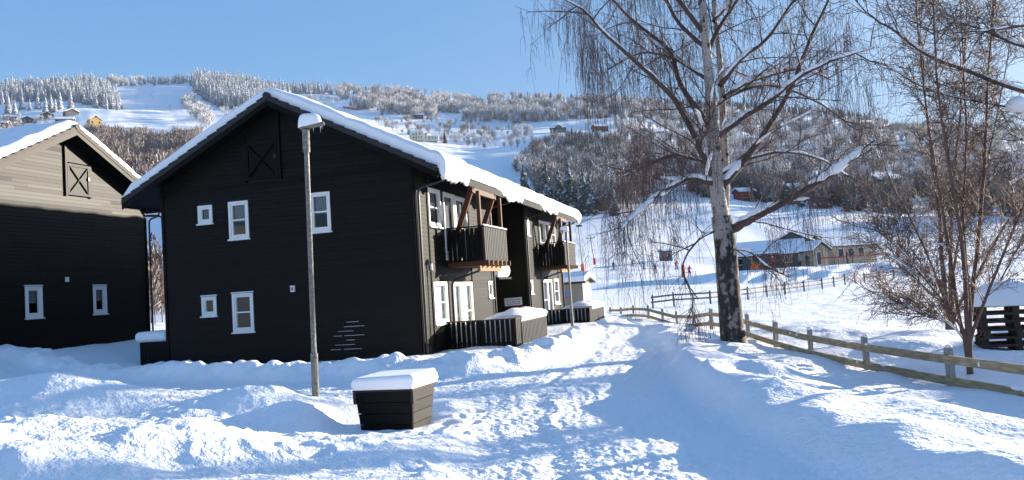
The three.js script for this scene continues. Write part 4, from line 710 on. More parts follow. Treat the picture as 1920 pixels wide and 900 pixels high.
// a tree standing just outside the picture on the right reaches in with two limbs
{
  const t = shrubTree('leaning_maple', 'bare dark tree whose long limbs reach in above the pallet stack', [2180, 760], 13, [
    [[[2180, 640], [2170, 420], [2150, 200], [2140, -60], [2130, -300]], 0.17, 0.3],
    [[0, [2158, 300], [2060, 240], [1985, 200], [1920, 172], [1830, 140], [1740, 104], [1680, 60], [1636, 32], [1600, -4]].slice(0), 0.06, 0],
    [[0, [2145, 160], [2040, 130], [1980, 105], [1920, 88], [1850, 60], [1780, 30], [1720, -16]], 0.045, 0], [[0, [2150, 220], [2040, 215], [1920, 205], [1830, 190], [1740, 168], [1660, 120]], 0.028, 0.5],
    [[0, [2140, 40], [2020, 30], [1920, 48], [1840, 58], [1760, 62]], 0.03, -0.4], [[0, [2150, 420], [2050, 330], [1960, 280], [1890, 250]], 0.04, 0.6]], 47,
    { mat: M.limb, twigN: 11, lenS: 1.3, snowAmt: 0.35 });
  const o = t.position; for (const [x, y, s] of [[1908, 196, 0.17], [1916, 308, 0.16], [1930, 212, 0.12], [1912, 325, 0.12]]) { const p = at(x, y, 13).sub(o), g = new THREE.SphereGeometry(s, 16, 12), q = g.attributes.position; for (let k = 0; k < q.count; k++) q.setY(k, q.getY(k) * 0.72 * (1 + 0.2 * noiseA(q.getX(k) * 6, q.getZ(k) * 6))); g.computeVertexNormals(); g.translate(p.x, p.y, p.z); part('snow_clump', g, M.snow, t); }
}

// ---------------------------------------------------------------- pallet stack
{
  const b = hit(1880, 655), o = onGround(b.x + 0.25, b.z), t = thing('pallet_stack', 'stack of weathered wooden pallets under a thick snow dome beside the bare trees', 'pallet stack', o, -0.35);
  const wm = [board(0.09, 0.06, 0.045, { roughness: 0.85 }), board(0.07, 0.048, 0.038, { roughness: 0.85 }), board(0.12, 0.085, 0.065, { roughness: 0.85 })];
  for (let k = 0; k < 6; k++) {
    const y = k * 0.145, dx = (prng() - 0.5) * 0.05, p = new THREE.Group(); p.name = 'pallet'; t.add(p);
    for (const x of [-0.52, 0, 0.52]) for (const z of [-0.35, 0, 0.35]) part('block', boxAB(dx + x - 0.05, dx + x + 0.05, y + 0.022, y + 0.1, z - 0.05, z + 0.05), wm[k % 3], p);
    for (const z of [-0.35, 0, 0.35]) part('bottom_board', boxAB(dx - 0.6, dx + 0.6, y, y + 0.02, z - 0.05, z + 0.05), wm[(k + 1) % 3], p);
    for (let j = 0; j < 5; j++) part('top_board', boxAB(dx - 0.6, dx + 0.6, y + 0.122, y + 0.143, -0.4 + j * 0.177, -0.4 + j * 0.177 + 0.09), wm[(k + j) % 3], p);
    for (const x of [-0.52, 0, 0.52]) part('stringer_board', boxAB(dx + x - 0.05, dx + x + 0.05, y + 0.102, y + 0.12, -0.4, 0.4), wm[k % 3], p);
  }
  const g = new THREE.SphereGeometry(1, 36, 18), p = g.attributes.position; for (let k = 0; k < p.count; k++) { const x = p.getX(k), y = p.getY(k), z = p.getZ(k), f = (e) => Math.sign(e) * Math.pow(Math.abs(e), 0.7); p.setXYZ(k, f(x) * 0.74, 0.875 + (y > 0 ? y * 0.42 * (1 + 0.08 * noiseA(x * 2, z * 2)) : y * 0.03), f(z) * 0.56); } g.computeVertexNormals(); part('snow_dome', g, M.snow, t);
}

// ---------------------------------------------------------------- far trees
function spruceGeo(seed, tiers, per, frost, h = 1, rad = 0.19) {
  const rng = mulberry(seed), p = [], c = [], push = (v, col) => { p.push(v.x, v.y, v.z); c.push(...col); };
  const green = frost > 0.6 ? [0.085, 0.1, 0.1] : [0.022, 0.032, 0.022], white = [0.72, 0.74, 0.78], mid = [0, 1, 2].map((k) => mix(green[k], white[k], frost));
  for (let k = 0; k < tiers; k++) {
    const t = k / tiers, y = h * (0.06 + 0.9 * t), R = rad * Math.pow(1 - t, 0.82) * (0.85 + 0.3 * rng()) + 0.006;
    for (let j = 0; j < per; j++) {
      const a = (j + rng() * 0.7 + k * 0.37) / per * Math.PI * 2, r = R * (0.65 + 0.55 * rng()), w = R * (0.42 + 0.3 * rng()), ca = Math.cos(a), sa = Math.sin(a), yt = y + h * 0.07, ye = y - r * 0.45 - 0.01;
      const inn = new V3(ca * 0.006, yt, sa * 0.006), l = new V3(ca * r * 0.72 - sa * w, ye + 0.012, sa * r * 0.72 + ca * w), rr = new V3(ca * r * 0.72 + sa * w, ye + 0.012, sa * r * 0.72 - ca * w), tip = new V3(ca * r, ye - 0.012, sa * r);
      const sn = rng() < frost * 0.6 + (frost > 0.5 ? 0.35 : 0.1), top = sn ? white : mid, ed = rng() < frost ? white : green;
      push(inn, green); push(l, ed); push(tip, top); push(inn, green); push(tip, top); push(rr, ed);
    }
  }
  push(new V3(0, h * 1.02, 0), white); push(new V3(-0.012, h * 0.9, 0.01), mid); push(new V3(0.012, h * 0.9, 0), mid);
  const g = new THREE.BufferGeometry(); g.setAttribute('position', new THREE.Float32BufferAttribute(p, 3)); g.setAttribute('color', new THREE.Float32BufferAttribute(c, 3)); g.computeVertexNormals(); return g;
}
function bareGeo(seed, n, col, white, frost) {                               // a bare crown: many narrow sprays of twigs
  const rng = mulberry(seed), p = [], c = [], push = (v, k) => { p.push(v.x, v.y, v.z); c.push(...k); };
  const spray = (a, b, w, k) => { const s = new V3((rng() - 0.5), (rng() - 0.5) * 0.4, (rng() - 0.5)).normalize().multiplyScalar(w); push(a, k[0]); push(b.clone().add(s), k[1]); push(b.clone().sub(s), k[1]); };
  spray(new V3(0, 0.6, 0), new V3(0, -0.02, 0), 0.014, [col, col]); spray(new V3(0, 0.6, 0), new V3(0, -0.02, 0), 0.014, [col, col]);
  for (let k = 0; k < n; k++) {
    const y = 0.2 + 0.4 * rng(), a = new V3((rng() - 0.5) * 0.08, y, (rng() - 0.5) * 0.08), th = rng() * 6.283, r = 0.08 + 0.2 * Math.sqrt(rng()) * Math.sin(clamp((y - 0.1) / 0.7) * 3.0), b = new V3(Math.cos(th) * r, y + 0.12 + 0.3 * rng() * (1 - r), Math.sin(th) * r), e = rng() < frost ? white : col;
    spray(a, b, 0.008 + 0.013 * rng(), [col, e]);
    for (let j = 0; j < 2; j++) spray(b.clone().lerp(a, rng() * 0.6), b.clone().add(new V3((rng() - 0.5) * 0.16, 0.06 + rng() * 0.1, (rng() - 0.5) * 0.16)), 0.007 + 0.011 * rng(), [col, rng() < frost ? white : col]);
  }
  const g = new THREE.BufferGeometry(); g.setAttribute('position', new THREE.Float32BufferAttribute(p, 3)); g.setAttribute('color', new THREE.Float32BufferAttribute(c, 3)); g.computeVertexNormals(); return g;
}
M.tree = std({ vertexColors: true, roughness: 0.9, side: THREE.DoubleSide });
const SP_FROST = [spruceGeo(1, 9, 7, 0.72), spruceGeo(2, 9, 7, 0.66)], SP_DARK = [spruceGeo(3, 9, 7, 0.12), spruceGeo(4, 9, 7, 0.2)];
const W8 = [0.74, 0.73, 0.73], BARE_FROST = [bareGeo(5, 64, [0.2, 0.18, 0.17], W8, 0.8), bareGeo(6, 64, [0.24, 0.22, 0.21], W8, 0.85)], BARE_BROWN = [bareGeo(7, 64, [0.15, 0.098, 0.074], [0.4, 0.37, 0.36], 0.4), bareGeo(8, 64, [0.18, 0.13, 0.105], [0.48, 0.46, 0.46], 0.45)];
function inPoly(x, y, P) { let c = false; for (let i = 0, j = P.length - 1; i < P.length; j = i++) if ((P[i][1] > y) !== (P[j][1] > y) && x < (P[j][0] - P[i][0]) * (y - P[i][1]) / (P[j][1] - P[i][1]) + P[i][0]) c = !c; return c; }
const far = mulberry(77);
function forest(name, label, poly, count, kinds, hMin, hMax, { clump = 0, keep = null } = {}) {
  const lists = kinds.map(() => []), xs = poly.map((p) => p[0]), ys = poly.map((p) => p[1]), x0 = Math.min(...xs), x1 = Math.max(...xs), y0 = Math.min(...ys), y1 = Math.max(...ys);
  let tries = 0, n = 0; const mtx = new THREE.Matrix4(), q = new THREE.Quaternion(), UP = new V3(0, 1, 0);
  while (n < count && tries++ < count * 20) {
    const x = mix(x0, x1, far()), y = mix(y0, y1, far()); if (!inPoly(x, y, poly)) continue;
    if (clump && noiseA(x / clump, y / clump * 2.2) < -0.05 + 0.25 * (far() - 0.5)) continue; if (keep && !keep(x, y)) continue;
    const p = hit(x, y, 60); if (!p) continue; const k = Math.floor(far() * kinds.length), s = mix(hMin, hMax, far()) * (0.8 + 0.4 * far()), w = s * (0.85 + 0.3 * far());
    q.setFromAxisAngle(UP, far() * 6.283); lists[k].push(new THREE.Matrix4().compose(p.add(new V3(0, -0.2, 0)), q, new V3(w, s, w)).clone()); n++;
  }
  kinds.forEach((g, k) => {
    if (!lists[k].length) return; const m = sh(new THREE.InstancedMesh(g, M.tree, lists[k].length)); lists[k].forEach((e, i) => m.setMatrixAt(i, e)); m.userData.kind = 'stuff'; tag(top(m, name), label, 'forest');
  });
}
const skyline = 6;
forest('spruce_forest', 'white frosted spruce forest on the hill left of the open piste', [[-60, 158], [60, 150], [150, 148], [192, 160], [222, 186], [228, 206], [190, 204], [120, 188], [60, 192], [-60, 200]], 900, SP_FROST, 13, 20);
forest('spruce_forest', 'loose row of frosted trees along the ridge above the piste', [[192, 152], [280, 148], [362, 146], [362, 157], [290, 160], [215, 163]], 120, [...SP_FROST, BARE_FROST[0]], 9, 15);
forest('spruce_forest', 'dense frosted spruce block right of the open piste', [[358, 152], [400, 146], [480, 146], [560, 150], [618, 164], [622, 178], [560, 176], [520, 182], [480, 206], [420, 204], [384, 188], [362, 168]], 1100, SP_FROST, 16, 23);
forest('frosted_wood', 'narrow tongue of frosted bare trees down the piste', [[338, 190], [356, 184], [380, 205], [402, 232], [392, 244], [366, 228], [344, 208]], 90, BARE_FROST, 9, 14);
forest('frosted_wood', 'frosted bushes below the spruce block', [[410, 205], [480, 205], [520, 190], [600, 182], [640, 190], [600, 215], [500, 230], [430, 240]], 160, BARE_FROST, 6, 11);
forest('frosted_wood', 'broad white frosted wood under the skyline', [[622, 168], [700, 172], [850, 178], [960, 186], [1080, 190], [1230, 200], [1230, 222], [1080, 224], [960, 232], [850, 226], [760, 222], [690, 212], [640, 190]], 2300, [...BARE_FROST, ...BARE_FROST, ...SP_FROST, BARE_BROWN[1]], 10, 17, { clump: 38 });
forest('spruce_forest', 'thin dark line of spruces along the skyline', [[560, 152], [640, 160], [800, 170], [1000, 180], [1200, 188], [1400, 198], [1600, 214], [1800, 228], [1990, 236], [1990, 246], [1800, 238], [1600, 224], [1400, 208], [1200, 198], [1000, 188], [800, 178], [640, 168], [560, 162]], 900, [...SP_DARK, SP_FROST[1]], 9, 14);
forest('bare_wood', 'brown leafless wood at the foot of the piste', [[165, 256], [250, 258], [300, 268], [380, 262], [380, 340], [300, 400], [200, 380], [165, 300]], 900, BARE_BROWN, 8, 13);
forest('bare_wood', 'sparse bare trees round the white farmhouse', [[690, 228], [800, 230], [1000, 240], [1000, 285], [900, 280], [840, 275], [740, 250]], 190, [...BARE_FROST, BARE_BROWN[1]], 5, 11, { clump: 20 });
forest('bare_wood', 'brown leafless wood behind the tall spruces', [[1000, 285], [1060, 262], [1150, 270], [1210, 290], [1230, 360], [1200, 392], [1120, 400], [1010, 370], [960, 325]], 850, [...BARE_BROWN, ...BARE_FROST, BARE_BROWN[1]], 8, 13);
forest('spruce_forest', 'dark spruce stand below the chalet', [[1052, 274], [1090, 272], [1140, 278], [1150, 320], [1110, 322], [1075, 300]], 200, SP_DARK, 11, 16);
forest('bare_wood', 'grey leafless hillside wood behind the birch', [[1150, 235], [1300, 240], [1500, 252], [1700, 262], [1990, 275], [1990, 350], [1700, 345], [1500, 345], [1300, 345], [1200, 330]], 1700, [BARE_BROWN[1], ...BARE_FROST, ...BARE_FROST, SP_FROST[1], BARE_BROWN[0]], 8, 14, { clump: 46 });
forest('frosted_wood', 'pale frosted upper wood behind the bare trees', [[1230, 205], [1400, 214], [1600, 230], [1800, 242], [1990, 250], [1990, 275], [1700, 262], [1400, 246], [1230, 232]], 1100, [...BARE_FROST, SP_FROST[0], BARE_BROWN[1]], 9, 15, { clump: 40 });
forest('bare_wood', 'dark leafless wood at the foot of the hill above the lodge', [[1290, 346], [1500, 350], [1700, 356], [1990, 362], [1990, 408], [1700, 402], [1560, 396], [1430, 382], [1300, 372]], 800, [...BARE_BROWN, SP_DARK[0], SP_DARK[1]], 7, 12, { clump: 60 });
forest('bare_wood', 'thin birch saplings in the gap between the two houses', [[278, 560], [308, 560], [308, 610], [278, 610]], 16, BARE_BROWN, 3, 5);
forest('bare_wood', 'shrubs among the cabins on the left slope', [[-20, 222], [140, 226], [150, 246], [60, 270], [-20, 275]], 150, [BARE_BROWN[1], BARE_FROST[0]], 4, 8);

// single spruces that stand out
const spruceProto = {}; function spruceThing(px, py, hPx, frost, label) {
  const b = hit(px, py, 60); if (!b) return; const r = Math.hypot(b.x, b.z), h = hPx / FPX * r, key = frost > 0.5 ? 'f' : 'd';
  const g = spruceProto[key] ||= [spruceGeo(21, 17, 11, frost, 1, 0.2), (() => { const m = new MB(); m.tube([new V3(0, -0.03, 0), new V3(0, 0.5, 0), new V3(0, 0.97, 0)], [0.014, 0.003], 6); return m.geo(); })()];
  const t = thing('spruce_tree', label, 'tree', b, px * 0.7, 'single spruces on the slopes'); part('crown', g[0], M.tree, t).scale.set(h, h, h); part('trunk', g[1], M.limb, t).scale.set(h, h, h);
}
for (const [x, y, h] of [[985, 380, 75], [1027, 388, 90], [1051, 392, 80], [1070, 396, 100], [1097, 402, 88], [1108, 402, 82], [1152, 404, 60], [1010, 384, 55]]) spruceThing(x, y, h, 0.15, 'tall snow-dusted spruce in the group behind the black house roof');
spruceThing(834, 269, 26, 0.25, 'lone dark spruce beside the white farmhouse'); spruceThing(766, 252, 14, 0.25, 'small dark spruce left of the white farmhouse');
for (const [x, y, h] of [[16, 212, 32], [28, 213, 24], [42, 206, 28], [56, 208, 20], [71, 205, 30], [86, 212, 28], [96, 210, 32], [104, 211, 24], [113, 206, 32], [133, 205, 32]]) spruceThing(x, y, h, 0.65, 'white frosted spruce in the row above the hillside cabins');

// ---------------------------------------------------------------- far houses
const paint = (r, g, b) => std({ color: rgb(r, g, b), roughness: 0.8 });
const darkPane = std({ color: rgb(0.02, 0.022, 0.026), roughness: 0.15 });
function cabinParts(t, { w, d, h, pitch = 0.5, wall, snow = 0.3, wins = [], over = 0.4, gableFront = false, x = 0, z = 0, turn = 0, win = darkPane, base = 0, roofMat = M.roofTile }) {
  const rot = (g) => { if (turn) g.rotateY(turn); g.translate(x, base, z); return g; }, W = gableFront ? w : d, Lg = gableFront ? d : w, yr = h + pitch * W / 2;
  const s = new THREE.Shape(); s.moveTo(-W / 2, -1.5); s.lineTo(W / 2, -1.5); s.lineTo(W / 2, h); s.lineTo(0, yr); s.lineTo(-W / 2, h); s.closePath();
  const tw = (g) => { if (!gableFront) g.rotateY(Math.PI / 2); return rot(g); }, ex = (sh2, L) => { const g = new THREE.ExtrudeGeometry(sh2, { depth: L, bevelEnabled: false }); g.translate(0, 0, -L / 2); return g; };
  const m = part('wall', tw(ex(s, Lg)), wall, t);
  const e = W / 2 + over, ye = yr - pitch * e, sl = (o, tk) => { const q = new THREE.Shape(); q.moveTo(-e, ye + o); q.lineTo(0, yr + o); q.lineTo(e, ye + o); q.lineTo(e, ye + o + tk); q.lineTo(0, yr + o + tk); q.lineTo(-e, ye + o + tk); q.closePath(); return q; };
  const rf = part('roof', tw(ex(sl(0.02, 0.14), Lg + over * 2)), roofMat, t); if (snow) part('roof_snow', tw(ex(sl(0.163, snow), Lg + over * 2 - 0.06)), M.snow, rf);
  for (const [a, b, ww, hh] of wins) { const g = boxAB(a - ww / 2, a + ww / 2, b, b + hh, d / 2 + 0.02, d / 2 + 0.06); const f = part('window', rot(boxAB(a - ww / 2 - 0.12, a + ww / 2 + 0.12, b - 0.12, b + hh + 0.12, d / 2 - 0.02, d / 2 + 0.02)), M.white, t); part('pane', rot(g), win, f); }
  return m;
}
function farHouse(name, label, px, py, opt, group) { const b = hit(px, py, 60); if (!b) return; const t = thing(name, label, opt.cat || 'cabin', b, opt.face ?? 0, group); cabinParts(t, opt); return t; }
farHouse('yellow_cabin', 'small yellow timber cabin alone beside the piste', 177, 237, { w: 10.5, d: 10, h: 5.2, pitch: 0.75, wall: paint(0.5, 0.3, 0.09), gableFront: true, face: 0.75, snow: 0.5, wins: [[-3, 2, 1.6, 1.8], [3, 2, 1.6, 1.8], [0, 7, 1.3, 1.4]] }, 'hillside cabins');
[[5, 238, 14, 0.2, 'red-brown cabin at the edge of the hillside hamlet', [0.12, 0.05, 0.035]], [52, 230, 12, 0.5, 'low dark cabin with white roof among shrubs', [0.05, 0.04, 0.035]], [88, 222, 14, 0.6, 'brown cabin with gable turned to the piste', [0.1, 0.06, 0.045]], [133, 217, 17, 0.8, 'grey-brown cabin below the frosted spruce row', [0.1, 0.085, 0.075]], [122, 232, 20, 0.35, 'wide dark barn-like cabin lowest in the hamlet', [0.07, 0.055, 0.05]], [20, 226, 11, 0.4, 'small cabin half hidden by shrubs', [0.06, 0.05, 0.045]]].forEach(([x, y, w, f, l, c]) => farHouse('hillside_cabin', l, x, y, { w: w * 0.78, d: w * 0.55, h: 3.4, wall: paint(...c), face: f, gableFront: f > 0.45, snow: 0.7, over: 0.8, wins: [[-w / 5, 1.2, 1.3, 1.2], [w / 5, 1.2, 1.3, 1.2]] }, 'hillside cabins'));
{ const t = farHouse('white_farmhouse', 'pale yellow-white farmhouse with gables on the open slope', 785, 263, { w: 16, d: 9, h: 6.2, pitch: 0.8, wall: paint(0.62, 0.56, 0.42), face: 0.35, snow: 0.5, cat: 'house', wins: [-6, -3, 3, 6].flatMap((x) => [[x, 1, 1.1, 1.6], [x, 4, 1.1, 1.6]]) }); if (t) { cabinParts(t, { w: 6, d: 5, h: 6.4, pitch: 0.9, wall: paint(0.62, 0.56, 0.42), gableFront: true, z: 4.2, snow: 0.5, wins: [[-1.2, 1, 1, 1.6], [1.2, 1, 1, 1.6], [0, 4.4, 1.2, 1.6]] }); cabinParts(t, { w: 11, d: 7, h: 3.4, pitch: 0.5, wall: paint(0.62, 0.56, 0.42), x: 13, snow: 0.4, wins: [[-3, 1, 1.2, 1.4], [0, 1, 1.2, 1.4], [3, 1, 1.2, 1.4]] }); } }
{ const t = farHouse('dark_chalet', 'dark green chalet with white trimmed windows on the upper slope', 1047, 249, { w: 17, d: 9, h: 5, pitch: 0.55, wall: paint(0.03, 0.04, 0.042), snow: 0.8, over: 0.8, cat: 'house', wins: [[-6, 1.4, 1.6, 1.6], [6, 1.4, 1.6, 1.6]] }); if (t) cabinParts(t, { w: 7, d: 6, h: 5.4, pitch: 0.65, wall: paint(0.03, 0.04, 0.042), gableFront: true, z: 3, snow: 0.8, wins: [[-1.6, 1, 1.4, 1.8], [1.6, 1, 1.4, 1.8], [0, 5, 1.6, 1.3]] }); }
farHouse('timber_cabin', 'brown timber house half hidden behind the tall spruces', 1133, 392, { w: 7.5, d: 7, h: 4, pitch: 0.7, wall: paint(0.15, 0.055, 0.03), gableFront: true, face: 0.5, snow: 0.35, wins: [[-1.6, 1, 1.1, 1.3], [1.6, 1, 1.1, 1.3]] }, 'houses on the far slope');
[[1075, 222, 9, 'tiny pinkish hut on the upper slope', [0.3, 0.22, 0.19]], [1025, 214, 8, 'tiny dark hut high on the slope', [0.04, 0.03, 0.03]], [1125, 246, 14, 'red-brown barn right of the dark chalet', [0.13, 0.045, 0.03]], [786, 222, 10, 'small dark hut above the farmhouse', [0.06, 0.05, 0.045]], [1396, 376, 8, 'red cabin glimpsed between the birch limbs', [0.3, 0.03, 0.025]], [1500, 372, 15, 'brown house with wide white roof behind the birch', [0.12, 0.07, 0.05]], [1660, 352, 15, 'dark house on the wooded slope behind the bare trees', [0.07, 0.055, 0.05]], [1850, 372, 15, 'brown house in the wood above the pallets', [0.1, 0.065, 0.05]], [1400, 268, 14, 'pale house high on the right hillside', [0.4, 0.36, 0.3]], [1560, 300, 12, 'grey hut on the wooded hillside', [0.12, 0.11, 0.1]]].forEach(([x, y, w, l, c]) => farHouse('slope_house', l, x, y, { w, d: w * 0.7, h: 4, wall: paint(...c), face: 0.3, snow: 0.6, over: 0.7, wins: [[-w / 4, 1.2, 1.3, 1.3], [w / 4, 1.2, 1.3, 1.3]] }, 'houses on the far slope'));

// ---------------------------------------------------------------- ski lodge and its people
const lodgeBase = (px, r) => { const d = rayDir(px, 500), h = Math.hypot(d.x, d.z); return onGround(d.x / h * r, d.z / h * r); };
{
  const tan = paint(0.4, 0.34, 0.25), grey = paint(0.09, 0.1, 0.1), t = thing('ski_lodge', 'low ski lodge with broad shaded snow roof and small lit porch gable', 'lodge', lodgeBase(1448, 123), -0.27); t.scale.setScalar(0.86);
  cabinParts(t, { w: 9.4, d: 8, h: 2.4, pitch: 0.46, wall: grey, snow: 0.35, over: 0.7, wins: [[-2.6, 0.9, 1.1, 1.2], [-0.6, 0.9, 0.9, 1.3], [2.4, 0.9, 1, 1.2]] });
  cabinParts(t, { w: 3.4, d: 5, h: 2.5, pitch: 0.62, wall: tan, gableFront: true, x: 5.6, z: 3.2, turn: 0.75, snow: 0.3, over: 0.45, wins: [[-0.5, 0.1, 0.8, 2.0]] });
  cabinParts(t, { w: 6, d: 6, h: 4.2, pitch: 0.5, wall: grey, gableFront: true, x: 3.4, z: -3.4, snow: 0.3, over: 0.6 });
  const u = thing('lodge_annex', 'tan timber annex with snow roof right behind the ski lodge', 'lodge', lodgeBase(1578, 134), 0.25); u.scale.setScalar(0.86); cabinParts(u, { w: 8.4, d: 8, h: 3.3, pitch: 0.46, wall: tan, snow: 0.6, over: 0.7, wins: [[-2.8, 1.3, 1, 1.3], [-0.8, 1.3, 1, 1.3], [1.2, 1.3, 1, 1.3]] });
  const s = thing('lift_hut', 'grey lift hut with flat snow roof left of the ski lodge', 'hut', lodgeBase(1402, 126), -0.2); cabinParts(s, { w: 8, d: 4, h: 2.2, pitch: 0.12, wall: grey, snow: 0.3, over: 0.5, wins: [[-1.5, 0.9, 1.4, 0.8]] });
  const ten = thing('orange_tent', 'orange dome tent on the snow by the ski lodge', 'tent', lodgeBase(1417, 116)); const g = new THREE.SphereGeometry(1, 16, 9, 0, Math.PI * 2, 0, Math.PI / 2); g.scale(0.75, 1.2, 0.7); part('canopy', g, paint(0.75, 0.11, 0.02), ten); part('door_flap', new THREE.SphereGeometry(1.01, 6, 8, 1.2, 0.6, 0.2, 1.3).scale(0.75, 1.2, 0.7), paint(0.8, 0.3, 0.06), ten);
  const can = thing('drink_canopy', 'small snow-covered canopy on posts in front of the lift hut', 'canopy', lodgeBase(1438, 117)); part('roof', boxAB(-1.5, 1.5, 2.1, 2.2, -0.9, 0.9), grey, can); part('roof_snow', new RoundedBoxGeometry(3, 0.2, 1.8, 3, 0.08).translate(0, 2.3, 0), M.snow, can); for (const [x, z] of [[-1.4, -0.8], [1.4, -0.8], [-1.4, 0.8], [1.4, 0.8]]) part('post', boxAB(x - 0.05, x + 0.05, -0.2, 2.1, z - 0.05, z + 0.05), M.brown, can);
  const bn = thing('red_banner_fence', 'long red banner strip on stakes right of the ski lodge', 'banner', lodgeBase(1600, 121), 0.1); part('banner', boxAB(-5.5, 5.5, 0.95, 1.12, -0.02, 0.02), paint(0.36, 0.05, 0.03), bn); for (let k = -2; k < 3; k++) part('stake', boxAB(k * 2.6 - 0.03, k * 2.6 + 0.03, -0.2, 1.4, -0.06, -0.025), M.brown, bn);
}
// a cabin outside the picture on the right; its roof shades the hollow by the fence and the pallets
{
  const t = thing('field_cabin', 'timber cabin with snowy roof standing right of the pallet stack', 'cabin', onGround(26.5, -21.2), 1.15 - Math.PI);
  cabinParts(t, { w: 11, d: 7, h: 2.3, pitch: 0.5, wall: paint(0.12, 0.08, 0.06), snow: 0.35, over: 0.5, wins: [[-3, 1, 1.1, 1.2], [0, 1, 1.1, 1.2], [3, 1, 1.1, 1.2]] });
}
// small wooden kiosk at the far end of the black house
{
  const b = at(1081, 555, 58); b.y = groundY(b.x, b.z); const t = thing('snowy_kiosk', 'pale plank kiosk with thick snow roof beyond the black house', 'kiosk', b, -HA - 0.1), tan = paint(0.36, 0.3, 0.24);
  cabinParts(t, { w: 1.6, d: 2.2, h: 1.9, pitch: 0.25, wall: tan, snow: 0.35, over: 0.3 });
  for (let k = 0; k < 13; k++) part('plank', boxAB(-0.81, 0.81, 0.02 + k * 0.145, 0.02 + k * 0.145 + 0.135, 1.102, 1.13), k % 2 ? tan : paint(0.33, 0.28, 0.22), t);
  part('poster', boxAB(-0.55, -0.25, 1.0, 1.4, 1.132, 1.145), paint(0.2, 0.25, 0.6), t); part('poster', boxAB(-0.5, -0.32, 0.85, 0.99, 1.132, 1.145), paint(0.6, 0.12, 0.12), t);
}
// bodies: a smooth union of tapered limbs
function bodyGeo(pose, jacket, trousers) {
  const res = 46, S = 1.05, mc = new MarchingCubes(res, new THREE.MeshBasicMaterial(), false, false, 60000), B = [
    [[0, 0.98, 0], [0, 1.36, pose.lean], 0.135, 0.165], [[0, 1.4, pose.lean], [0, 1.53, pose.lean * 1.2], 0.07, 0.06], [[0, 1.6, pose.lean * 1.35], [0, 1.68, pose.lean * 1.35], 0.1, 0.11]];
  for (const s of [-1, 1]) {
    const k = [s * (0.11 + pose.wide * 0.5), 0.5, pose.knee], f = [s * (0.11 + pose.wide), 0.08, 0], sh2 = [s * 0.18, 1.4, pose.lean], el = [s * (0.25 + pose.arm * 0.1), 1.12, pose.lean * 0.6 + pose.arm * 0.05], ha = [s * (0.24 + pose.arm * 0.12), 0.98 + pose.arm * 0.12, pose.lean + pose.arm * 0.28];
    B.push([[s * 0.09, 0.95, 0], k, 0.105, 0.075], [k, f, 0.07, 0.055], [f, [f[0], 0.05, 0.16], 0.06, 0.05], [sh2, el, 0.075, 0.06], [el, ha, 0.055, 0.045]);
  }
  let q = 0; const sd = (x, y, z) => { let d = 9; for (const [a, b, r0, r1] of B) { const dx = b[0] - a[0], dy = b[1] - a[1], dz = b[2] - a[2], t = clamp(((x - a[0]) * dx + (y - a[1]) * dy + (z - a[2]) * dz) / (dx * dx + dy * dy + dz * dz)), e = Math.hypot(x - a[0] - dx * t, y - a[1] - dy * t, z - a[2] - dz * t) - mix(r0, r1, t), h = clamp(0.5 + 0.5 * (d - e) / 0.04); d = mix(d, e, h) - 0.04 * h * (1 - h); } return d; };
  for (let k = 0; k < res; k++) for (let j = 0; j < res; j++) for (let i = 0; i < res; i++) mc.field[q++] = -sd((i / res * 2 - 1) * S, (j / res * 2 - 1) * S + 0.95, (k / res * 2 - 1) * S);
  mc.isolation = 0; mc.update(); const n = mc.count, p = new Float32Array(n * 3), c = new Float32Array(n * 3);
  for (let k = 0; k < n; k++) { const x = mc.positionArray[k * 3] * S, y = mc.positionArray[k * 3 + 1] * S + 0.95, z = mc.positionArray[k * 3 + 2] * S; p.set([x, y, z], k * 3); c.set(y > 1.56 ? (z > pose.lean * 1.35 + 0.02 ? [0.45, 0.27, 0.2] : [0.03, 0.025, 0.02]) : y > 0.92 || Math.abs(x) > 0.21 ? jacket : y < 0.16 ? [0.02, 0.02, 0.025] : trousers, k * 3); }
  const g = new THREE.BufferGeometry(); g.setAttribute('position', new THREE.BufferAttribute(p, 3)); g.setAttribute('normal', new THREE.BufferAttribute(mc.normalArray.slice(0, n * 3), 3)); g.setAttribute('color', new THREE.BufferAttribute(c, 3)); return g;
}
const cloth = std({ vertexColors: true, roughness: 0.85 });
const STAND = { lean: 0.02, knee: 0.03, wide: 0.02, arm: 0.2 }, SKI = { lean: 0.16, knee: 0.16, wide: 0.06, arm: 1 };
function person(label, pos, turn, pose, jacket, trousers, ski, helmet) {
  const t = thing('person', label, 'person', pos, turn, 'skiers'); part('body', bodyGeo(pose, jacket, trousers), cloth, t);
  part('helmet', new THREE.SphereGeometry(0.125, 14, 9, 0, Math.PI * 2, 0, Math.PI * 0.55).translate(0, 1.67, pose.lean * 1.35 - 0.01), paint(...helmet), t);
  if (ski) for (const s of [-1, 1]) { part('ski', new RoundedBoxGeometry(0.09, 0.025, 1.65, 2, 0.01).translate(s * 0.17, 0.015, 0.1), paint(0.3, 0.04, 0.04), t); part('ski_pole', beam(new V3(s * 0.37, 1.08, 0.44), new V3(s * 0.42, 0.02, 0.2), 0.02, 0.02), M.galv, t); }
}
const DK = [0.02, 0.022, 0.03], RD = [0.5, 0.03, 0.025], PK = [0.6, 0.06, 0.22], BL = [0.04, 0.08, 0.2], GY = [0.2, 0.2, 0.22];
const P2 = (px, py) => hit(px, py, 60);
